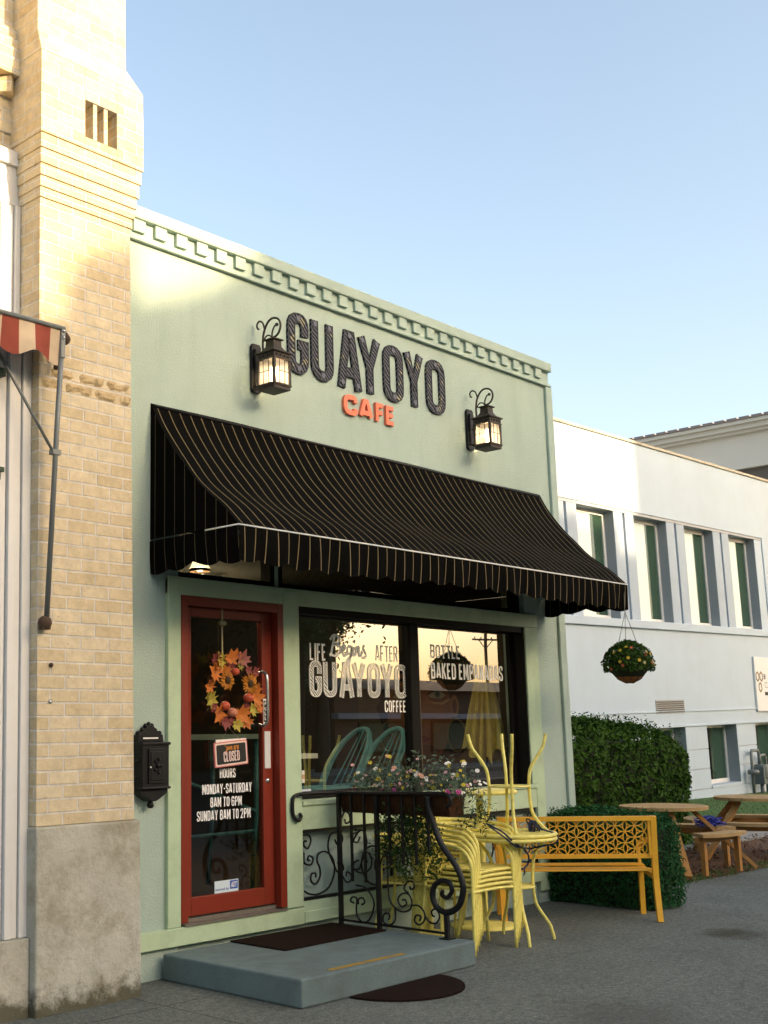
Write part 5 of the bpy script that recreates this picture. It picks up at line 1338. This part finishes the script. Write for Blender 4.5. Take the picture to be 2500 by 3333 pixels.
# piers between the tall windows: paired flat strips with a groove
xs = [(-3, ops[0])] + [(ops[k] + OW, ops[k + 1]) for k in range(3)] + [(ops[3] + OW, 9.715)]
for a, b_ in xs:
    g = MB(); j = MB()
    m_ = (a + b_) / 2 if b_ - a < 1.2 else b_ - .42
    if b_ > 9.6: g.box(a, b_, .03, .29, 3.601, 5.858); wbuild(g, "window_pier", GW); continue
    g.box(a, m_ - .05, .03, .29, 3.601, 5.858); g.box(m_ + .05, b_, .03, .29, 3.601, 5.858); j.box(m_ - .0495, m_ + .0495, .12, .29, 3.601, 5.858)
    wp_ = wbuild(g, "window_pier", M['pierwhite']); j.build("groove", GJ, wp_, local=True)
M['wpane'] = pm("pale reflection pane", (.58, .70, .70), .25, .04, 2., spec=.6)  # pale half of the tall windows: glass reflection put into the colour
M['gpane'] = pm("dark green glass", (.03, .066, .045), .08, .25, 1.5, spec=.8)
def deep_window(x0, x1, z0, z1, d, name, split):
    f = MB(); w_ = .085
    f.box(x0, x1, d, d + .045, z0, z0 + w_); f.box(x0, x1, d, d + .045, z1 - w_, z1); f.box(x0, x0 + w_, d, d + .045, z0 + w_, z1 - w_); f.box(x1 - w_, x1, d, d + .045, z0 + w_, z1 - w_)
    fo = wbuild(f, name, M['whitepaint'])
    r = MB(); r.box(x1 - .001, x1 + .0, .04, d, z0, z1); r.box(x0, x1, .06, d, z1 - .0, z1 + .01)
    xm = x0 + (x1 - x0) * split
    if split > .05: g = MB(); g.box(x0 + w_, xm, d + .022, d + .028, z0 + w_, z1 - w_); wbuild(g, "pale_pane", M['wpane'], fo)
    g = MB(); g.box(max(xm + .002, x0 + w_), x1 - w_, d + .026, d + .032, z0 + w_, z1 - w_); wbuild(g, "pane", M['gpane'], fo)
for k, x in enumerate(ops):
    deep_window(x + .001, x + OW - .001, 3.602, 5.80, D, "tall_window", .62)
lows = [.78 + 2.51 * k for k in range(5)]
g = MB(); gr = MB(); prev = -3
for x in lows + [16]:
    zc = [(-.6, .10), (.118, .52), (.538, .93), (.948, 1.449)]
    for a, b_ in zc: g.box(prev, x, 0, .3, a, b_)
    gr.box(prev + .012, x - .012, .02, .3, .09, 1.0)
    prev = x + 1.5
for x in lows: g.box(x, x + 1.5, 0, .3, -.6, .10); g.box(x, x + 1.5, -.02, .28, .1005, .16)
wbuild(g, "rusticated_base", GW); wbuild(gr, "joint", GJ)
g = MB(); g.box(-3, 16, -.022, -.0005, 1.74, 1.765); g.box(-3, 16, -.028, -.0005, 1.43, 1.465); wbuild(g, "string_course", GW)
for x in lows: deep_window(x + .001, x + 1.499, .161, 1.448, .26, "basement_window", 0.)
M['reveal'] = pm("slate reveal paint", (.25, .285, .31), .8, .08, 3.)  # darker blue grey on the right and top reveal faces
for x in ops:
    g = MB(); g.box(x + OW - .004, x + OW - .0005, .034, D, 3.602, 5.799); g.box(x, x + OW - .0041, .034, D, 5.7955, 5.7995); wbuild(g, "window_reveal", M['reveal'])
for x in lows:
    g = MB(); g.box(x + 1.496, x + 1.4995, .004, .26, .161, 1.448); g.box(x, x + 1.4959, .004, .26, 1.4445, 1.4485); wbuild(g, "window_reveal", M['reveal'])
for x in lows:
    g = MB(); g.box(x + .62, x + .66, .255, .30, .25, 1.36); wbuild(g, "window_bar", M['blackalu'])
jm = MB()
for x in ops: jm.box(x + OW, x + OW + .0, 0, 0, 0, 0) if False else None
v = MB(); v.box(3.55, 4.80, -.012, -.0008, 1.72, 1.99); vo = wbuild(v, "vent_grille", pm("vent grey", (.32, .33, .33), .7))
v = MB()
for k in range(6):
    z = 1.745 + k * .041; v.obox((4.175, -.02, z), (1, 0, 0), (0, .8, -.6), (0, .6, .8), .60, .016, .003)
wbuild(v, "louvre", pm("vent dark", (.16, .165, .165), .7), vo)
sgn = thing("wall_sign", "white board with three brown hexagons fixed to the white building", "sign", (22.66, 5.56, 2.3))
SX, SZ, SYY = 22.66, 2.49, 5.55
g = MB(); g.box(SX, SX + 2.4, SYY, SYY + .045, SZ - .64, SZ + .62); g.build("board", M['boardwhite'], sgn, bevel=.006)
m = MB()
for cx, cz in ((SX + .12, SZ + .16), (SX + .325, SZ + .165), (SX + .235, SZ - .085)):
    hexa = [(cx + .085 * math.sin(q * math.pi / 3), cz + .105 * math.cos(q * math.pi / 3)) for q in range(6)]
    m.strip(hexa, .038, SYY - .003, SYY - .0005, True)
m.build("emblem", pm("brown emblem", (.20, .13, .055), .7), sgn)
m = MB(); lettering(m, "B", SX + .47, SX + .57, SZ + .11, SZ + .22, SYY - .0005, .002, w=.5, t=.2); m.box(SX + .46, SX + 1.9, SYY - .003, SYY - .0005, SZ - .27, SZ - .19)
m.build("sign_lettering", pm("dark sign ink", (.03, .03, .03), .7), sgn)
m = MB(); lettering(m, "C", SX + .50, SX + .64, SZ - .10, SZ + .04, SYY - .0005, .002, w=.6, t=.13); m.build("sign_lettering", pm("grey sign ink", (.30, .30, .30), .7), sgn)
gm = thing("gas_meter", "grey gas meter with bent pipes at the foot of the white building", "gas meter", (22.1, 5.45, .05))
g = MB(); g.box(22.08, 22.42, 5.30, 5.55, .22, .62); g.lathe([(.001, 0), (.16, 0), (.17, .06), (.17, .26), (.15, .32), (.001, .33)], (22.25, 5.42, .34), 16)
g.build("meter_body", pm("meter grey", (.10, .13, .13), .5, .2), gm, bevel=.02)
g = MB(); g.tube([(21.85, 5.46, .02), (21.85, 5.46, .92), (21.9, 5.46, .97), (22.2, 5.46, .97), (22.25, 5.46, .92), (22.25, 5.46, .6)], .035, 8); g.tube([(22.25, 5.44, .62), (22.25, 5.44, .86), (22.5, 5.44, .86), (22.55, 5.44, .8), (22.55, 5.44, .0)], .035, 8); g.tube([(22.22, 5.42, .25), (22.22, 5.42, -.08)], .05, 8)
g.lathe([(.001, -.05), (.11, -.05), (.13, 0), (.11, .05), (.001, .05)], (21.8, 5.42, .50), 12)
g.build("pipe", M['galv'], gm)
wb.rotation_euler = (0, rad(-1.09), 0)

# beige building behind
bg_ = thing("stucco_building", "tall beige building with tiled edge and cornice behind the white one", "building", (34, 4, 0))
g = MB(); g.box(34, 60, 2, 40, -.1, 10.0); g.build("lower_wall", M['darkwin'], bg_)
g = MB(); g.box(33.95, 60, 1.95, 40, 10.22, 11.2); g.build("wall", M['beige'], bg_)
g = MB(); g.box(33.80, 60, 1.8, 40, 10.0, 10.1); g.box(33.86, 60, 1.86, 40, 10.101, 10.22); g.build("lower_cornice", M['beige'], bg_)
g = MB(); g.box(33.75, 60, 1.7, 40, 11.201, 11.30); g.box(33.60, 60, 1.6, 40, 11.301, 11.46); g.box(33.45, 60, 1.45, 40, 11.461, 11.58); g.build("cornice", M['beige'], bg_)
g = MB()
for k in range(90): g.box(33.38, 33.9, 1.5 + k * .42, 1.5 + k * .42 + .34, 11.581, 11.67)
g.box(33.5, 60, 1.5, 40, 11.5805, 11.64); g.build("roof_tiles", pm("grey roof tile", (.22, .19, .18), .8, .2), bg_)

# ------------------------------------------------------------------ inside the cafe
def hoop_chair(x, label):
    o = thing("rattan_chair", label, "chair", (x, .62, .30), "teal hoop backed chairs inside the window")
    t = M['teal']
    g = MB()
    for k, dy in ((0, 0.), (1, .035)):
        pts = [(-.20, -.16 - dy, .775), (-.10, -.17 - dy, .93), (.03, -.15 - dy, 1.10), (.13, -.09, 1.21), (.17, 0.0, 1.245), (.13, .09, 1.21), (.03, .15 + dy, 1.10), (-.10, .17 + dy, .93), (-.20, .16 + dy, .775)]
        pts = [(-p[0] * .0 + p[0] + .2, p[1], p[2]) for p in pts]
        g.tube(catmull([Vector(p) for p in pts], 5), .021 if k == 0 else .012, 8)
    for k in (-1, 0, 1): g.tube([(.03, k * .07, .78), (.36, k * .04, 1.225 - abs(k) * .02)], .006, 6)
    g.build("hoop_back", t, o, local=True)
    g = MB(); g.tube([(-.18 + .22 * math.cos(q * .3927), .21 * math.sin(q * .3927), .765) for q in range(16)], .022, 8, closed=True); g.lathe([(.001, .77), (.20, .77), (.205, .755), (.001, .755)], (-.18, 0, 0), 24); g.build("seat", t, o, local=True)
    for a, b_ in ((-1, -1), (1, -1), (1, 1), (-1, 1)):
        g = MB(); g.tube([(-.18 + a * .14, b_ * .14, .755), (-.18 + a * .19, b_ * .19, .0)], .014, 8); g.build("leg", t, o, local=True)
    return o
hoop_chair(2.28, "teal rattan chair with hoop back, left one inside the shop window")
hoop_chair(2.74, "teal rattan chair with hoop back, behind the flowers inside the shop window")
ct = thing("counter_table", "teal framed high table seen inside through the door glass", "table", (1.1, 1.2, .3))
g = MB(); g.box(.45, 1.70, .88, 1.5, 1.475, 1.515); g.build("tabletop", pm("teal top", (.22, .30, .27), .4, .1), ct)
for a, b_ in ((.50, .93), (1.65, .93), (.50, 1.45), (1.65, 1.45)):
    g = MB(); g.tube([(a, b_, 1.475), (a, b_, .95), (a - .06, b_, .30)], .02, 8); g.build("leg", M['tealdark'], ct)
g = MB(); g.tube([(.5, .93, .75), (1.65, .93, .75)], .014, 8); g.tube([(.5, .93, 1.3), (1.65, .93, .9)], .014, 8); g.build("cross_bar", M['tealdark'], ct)
pu = thing("patio_umbrella", "folded yellow fabric umbrella standing inside the right window", "umbrella", (4.32, .50, .30))
g = MB(); g.smooth = True
N = 132; rows = []
for i in range(15):
    t = i / 14; z = 2.24 - .92 * t
    row = []
    for k in range(N + 1):
        a = 2 * math.pi * k / N
        r_ = (.028 + .125 * t ** .8) * (1 + .34 * min(1, t * 1.6) * math.sin(a * 11 + 2.1 * t + .6 * math.sin(a * 2)) + .12 * math.sin(a * 3 + 1))
        row.append((4.30 - .10 * t + r_ * math.cos(a) * 1.05, .50 - .06 * t + r_ * math.sin(a) * 1.0, z - .05 * t * t * math.sin(a * 11 + 1.2) - .09 * t * t * math.sin(a * 2 + .5)))
    rows.append(row)
sheet(rows).build("fabric", pm("faded yellow fabric", (.62, .50, .12), .85, .2, 5.), pu)
g = MB(); g.tube([(4.20, .47, .30), (4.22, .47, 1.4), (4.33, .47, 2.30)], .02, 8); g.lathe([(.001, .30), (.2, .30), (.2, .34), (.03, .37)], (4.20, .47, 0), 20); g.build("pole", M['floorwood'], pu)
mu_ = thing("wall_mural", "mural of a brown face with curly dark hair inside the cafe", "mural", (4.675, 1.4, 1.1))
def mural(poly, off, name, col):
    m = MB(); n = len(poly); x = 4.6795 - off
    m.add([(x, y, z) for y, z in poly] + [(x + .0015, y, z) for y, z in poly], [tuple(range(n))] + [(i, (i + 1) % n, n + (i + 1) % n, n + i) for i in range(n)])
    m.build(name, pm(name, col, .8, .25, 6.), mu_)
def ell(cy, cz, a, b_, n=24, jag=0., a0=0, a1=360): return [(cy + a * math.cos(rad(a0 + (a1 - a0) * k / n)) * (1 + R.uniform(-jag, jag)), cz + b_ * math.sin(rad(a0 + (a1 - a0) * k / n)) * (1 + R.uniform(-jag, jag))) for k in range(n)]
mural([(.28, .9), (2.4, .9), (2.4, 2.7), (.28, 2.7)], .002, "painted_ground", (.10, .075, .04))
mural(ell(1.42, 1.84, .70, .62, 60, .06), .004, "painted_hair", (.016, .011, .008))
mural(ell(1.58, 1.68, .42, .50, 30), .006, "painted_face", (.21, .085, .032)); mural(ell(1.55, 1.20, .17, .28, 20), .0055, "painted_neck", (.15, .06, .022)); mural(ell(1.13, 1.76, .055, .11, 16), .0062, "painted_ear", (.26, .125, .045))
mural(ell(1.40, 1.70, .15, .20, 20), .0066, "painted_cheek", (.25, .10, .035)); mural(ell(1.52, 1.28, .20, .10, 20), .0066, "painted_jaw_tone", (.13, .05, .02)); mural(ell(1.58, 2.05, .28, .10, 20), .0066, "painted_forehead", (.26, .115, .045))
mural(ell(1.13, 1.76, .028, .07, 12), .0068, "painted_ear_hollow", (.10, .04, .018))
for cy in (1.34, 1.80):
    mural(ell(cy, 1.885, .135, .075, 22), .0075, "painted_lid", (.13, .05, .02))
    mural([(cy - .12, 1.868), (cy - .06, 1.905), (cy, 1.918), (cy + .06, 1.905), (cy + .12, 1.872), (cy + .05, 1.846), (cy - .05, 1.842)], .008, "painted_eye", (.30, .26, .19)); mural(ell(cy - .005, 1.882, .036, .036, 16), .010, "painted_iris", (.055, .13, .11)); mural(ell(cy - .005, 1.884, .016, .017, 10), .012, "painted_pupil", (.006, .006, .006))
    mural([(cy - .13, 1.872), (cy - .06, 1.916), (cy, 1.93), (cy + .06, 1.916), (cy + .13, 1.876), (cy + .06, 1.906), (cy, 1.919), (cy - .06, 1.906)], .0125, "painted_lash", (.012, .008, .006))
    mural([(cy - .15, 2.00), (cy - .02, 2.035), (cy + .13, 2.00), (cy + .13, 2.018), (cy - .02, 2.065), (cy - .15, 2.012)], .008, "painted_brow", (.018, .011, .008))
    mural([(cy - .15, 1.84), (cy - .05, 1.80), (cy + .10, 1.815), (cy + .04, 1.79), (cy - .06, 1.775), (cy - .16, 1.82)], .008, "painted_under_eye", (.38, .24, .10))
mural([(1.58, 1.88), (1.60, 1.66), (1.66, 1.60), (1.56, 1.58), (1.52, 1.62), (1.56, 1.68)], .008, "painted_nose", (.30, .15, .055)); mural([(1.70, 1.44), (1.62, 1.475), (1.57, 1.462), (1.52, 1.475), (1.44, 1.44), (1.52, 1.40), (1.60, 1.395)], .008, "painted_mouth", (.15, .035, .03))
for cy, cz in ((1.10, 1.47), (1.97, 1.46)):
    m = MB(); 
    P = [(4.66, cy + .11 * math.cos(q * .2618), cz + .16 * math.sin(q * .2618)) for q in range(24)]
    m.tube(P, .012, 6, closed=True); m.build("painted_earring", pm("painted gold", (.17, .12, .03), .6), mu_)
lp_ = thing("pendant_lamp", "lit pendant lamp inside above the door", "lamp", (.76, .62, 2.95))
g = MB(); g.lathe([(.012, 2.952), (.012, 2.86), (.03, 2.85), (.045, 2.84), (.062, 2.80), (.078, 2.765)], (.76, .62, 0), 20); g.build("lamp_shade", emit_mat("lit shade", (1., .80, .52), 2.5), lp_)
g = MB(); g.lathe([(.078, 2.764), (.081, 2.745), (.078, 2.74)], (.76, .62, 0), 20); g.build("shade_rim", M['bark'], lp_)
g = MB(); g.ball((.76, .62, 2.775), .035, 12); g.build("bulb", emit_mat("lit bulb", (1., .82, .55), 30.), lp_)
def lamp_light(name, loc, e):
    l = bpy.data.lights.new(name, 'POINT'); l.energy = e; l.color = (1., .80, .55); l.shadow_soft_size = .06
    o = bpy.data.objects.new(name, l); COL.objects.link(o); o.location = loc
lamp_light("pendant_lamp_light", (.76, .62, 2.70), 3)
lp2 = copy_tree(lp_); lp2.location = (1.95, 1.9, 2.95); lp2["label"] = "added pendant lamp deeper inside, brightening the cafe interior"; lp_["group"] = lp2["group"] = "pendant lamps in the cafe"
lamp_light("pendant_lamp_light", (1.95, 1.9, 2.70), 11)  # second lamp added to light the chairs, umbrella and mural
bk_ = thing("metal_bucket", "pale metal tub standing inside the right window corner", "tub", (4.30, .45, .30))
g = MB(); g.lathe([(.001, .31), (.15, .31), (.19, 1.06), (.20, 1.07), (.19, 1.08), (.18, 1.06)], (4.32, .42, 0), 28); g.build("tub_body", pm("zinc", (.35, .36, .37), .5, .1, metal=.3), bk_)
sh_ = thing("wall_shelf", "small white shelf inside the left edge of the window", "shelf", (1.4, .4, 1.3))
g = MB(); g.box(1.30, 1.66, .26, .40, 1.325, 1.362); g.build("shelf_board", M['white'], sh_)
g = MB(); g.box(1.42, 1.47, .28, .39, .85, 1.10); g.box(1.33, 1.38, .3, .33, .3, 1.324); g.build("shelf_post", M['tealdark'], sh_)

# ------------------------------------------------------------------ across the street (casts the evening shade, mirrored in the windows)
M['facebrick'] = brick_mat("brown brick", (.16, .085, .055), (.12, .065, .04), (.22, .19, .16), .22, .08)
M['palewall'] = pm("pale painted block", (.62, .57, .48), .85, .08, 1.)  # kept pale so the unseen row bounces sky light onto the cafe
ob = thing("shop_row", "unseen pale block shop row across the street, parapet and chimney shaped to cast shade", "building", (-4, -27, 0))
g = MB(); yF, yB = -27.02, -40
def zmap(z, e=None): return z
poly = [(-45, -.1), (16.5, -.1), (16.5, 13.5), (7.95, 13.5), (7.80, 12.66), (7.66, 12.49), (7.36, 12.28), (7.06, 12.12), (6.60, 11.94), (6.57, 12.37), (6.2, 12.13), (5.80, 11.91), (5.77, 11.46), (-45, 11.41)]  # roofline and chimney shaped so their shade edges fall on pier and cafe
g.prism(poly, yF - .35, yF); g.box(-45, 16.5, -34, yF - .351, -.1, 9.6); g.build("wall", M['palewall'], ob)
for k in range(9):
    x = -20 + k * 4
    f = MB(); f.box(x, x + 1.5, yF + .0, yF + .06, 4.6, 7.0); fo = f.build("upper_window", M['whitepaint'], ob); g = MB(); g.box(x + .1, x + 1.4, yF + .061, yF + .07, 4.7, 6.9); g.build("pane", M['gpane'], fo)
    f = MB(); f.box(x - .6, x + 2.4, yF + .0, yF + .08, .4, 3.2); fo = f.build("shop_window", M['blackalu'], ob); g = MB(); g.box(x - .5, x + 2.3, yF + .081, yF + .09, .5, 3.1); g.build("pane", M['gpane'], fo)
o2 = thing("brick_block", "unseen tall brown block added behind the street trees to shade the white building", "building", (25, -34, 0))
g = MB(); g.box(16.6, 27.0, -40, -34, -.1, 16.6); g.box(28.4, 40.5, -36.5, -34, -.1, 19.4); g.box(27.0, 28.4, -40, -36, -.1, 16.6); g.build("wall", M['facebrick'], o2)  # block added for shade; its heights leave the sun patch open
o3 = thing("low_shop", "long low dark shop with white fascia across the street", "building", (55, -28, 0))
g = MB(); g.box(33.5, 110, -38, -28, -.1, 3.35); g.build("wall", M['facebrick'], o3)
g = MB(); g.box(33.3, 110.2, -27.998, -27.6, 2.0, 2.25); g.build("fascia", pm("faded fascia", (.30, .30, .33), .8, .3, .6), o3)
for k in range(14):
    x = 35 + k * 5.2
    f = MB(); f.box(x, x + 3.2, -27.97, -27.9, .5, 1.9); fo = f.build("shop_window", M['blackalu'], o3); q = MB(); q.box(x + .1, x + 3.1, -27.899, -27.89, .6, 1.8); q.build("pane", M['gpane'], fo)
g = MB(); g.add([(33.0, -27.4, 3.3), (110.5, -27.4, 3.3), (110.5, -33, 4.1), (33.0, -33, 4.1), (110.5, -38.5, 3.3), (33.0, -38.5, 3.3)], [(0, 1, 2, 3), (3, 2, 4, 5)]); g.build("roof", M['asphalt'], o3)
def tree(label, x, y, zc, rx, rz, n, sz, hole=None, seed=1):
    rr2 = random.Random(seed)
    o = thing("street_tree", label, "tree", (x, y, 0), "street trees across the road")
    g = MB(); g.tube(catmull([Vector((x, y, -.1)), Vector((x + .1, y, zc * .35)), Vector((x - .1, y + .1, zc * .8)), Vector((x, y, zc + rz * .3))], 4), [.28, .27, .26, .25, .24, .22, .2, .18, .15, .12, .09, .06, .04][:13], 8)
    tips = []
    for k in range(14):
        a = rr2.uniform(0, 6.28); e = rr2.uniform(-.2, 1.2); d = Vector((math.cos(a) * math.cos(e) * rx, math.sin(a) * math.cos(e) * rx, math.sin(e) * rz)) * rr2.uniform(.6, .92)
        s_ = Vector((x, y, zc - rz * rr2.uniform(.2, .7))); p = Vector((x, y, zc)) + d; tips.append(p)
        g.tube([s_, (s_ + p) / 2 + Vector((0, 0, .3)), p], [.10, .06, .02], 6)
    g.build("trunk", M['bark'], o)
    c = MB(); cl = tips + [Vector((x, y, zc)) + Vector((rr2.gauss(0, .5) * rx, rr2.gauss(0, .5) * rx, rr2.gauss(0, .5) * rz)) for _ in range(26)]
    for k in range(n):
        q = cl[k % len(cl)] + Vector((rr2.gauss(0, .24) * rx, rr2.gauss(0, .24) * rx, rr2.gauss(0, .20) * rz))
        if hole and hole(q): continue
        c.leaf(q, sz * rr2.uniform(.6, 1.4), None, .55)
    c.build("crown", M['treeleaf'], o)
# the gap between the crowns lets a patch of evening sun reach the white building
hole1 = lambda q: 23.25 + .10 * (q.z - 12) < q.x < 25.5 and q.z > 11.75 + .5 * math.sin(q.x * 5)
tree("broad street tree left of the gap across the road", 20.8, -24.8, 9.9, 3.4, 6.4, 13000, .24, lambda q: q.x > 22.9 and q.z > 14.0, 3)
tree("tall street tree right of the gap across the road", 27.9, -24.9, 11.2, 2.0, 6.0, 15000, .24, lambda q: q.x < 25.05 + .35 * math.sin(q.z * 5) + .2 * math.sin(q.z * 13) and q.z > 13.6, 5)
tree("small street tree in front of the low shop across the road", 28.7, -24.4, 5.6, 1.25, 1.9, 6500, .14, None, 9)
up = thing("utility_pole", "wooden utility pole with one crossarm beyond the low shop", "utility pole", (92, -60, 0))
g = MB(); g.tube([(92, -60, -.1), (92, -60, 10.6)], [.20, .14], 8); g.build("pole", M['bark'], up)
g = MB(); g.beam((90.0, -60.1, 10.0), (94.0, -59.7, 10.0), .14, .16); g.beam((90.9, -60, 10.0), (92, -60, 9.1), .06, .06); g.beam((93.1, -60, 10.0), (92, -60, 9.1), .06, .06); g.build("crossarm", M['bark'], up)
for x in (90.2, 91.2, 92.8, 93.8):
    g = MB(); g.lathe([(.05, 0), (.07, .08), (.03, .2), (.001, .22)], (x, -59.95, 10.08), 8); g.build("insulator", M['galv'], up)
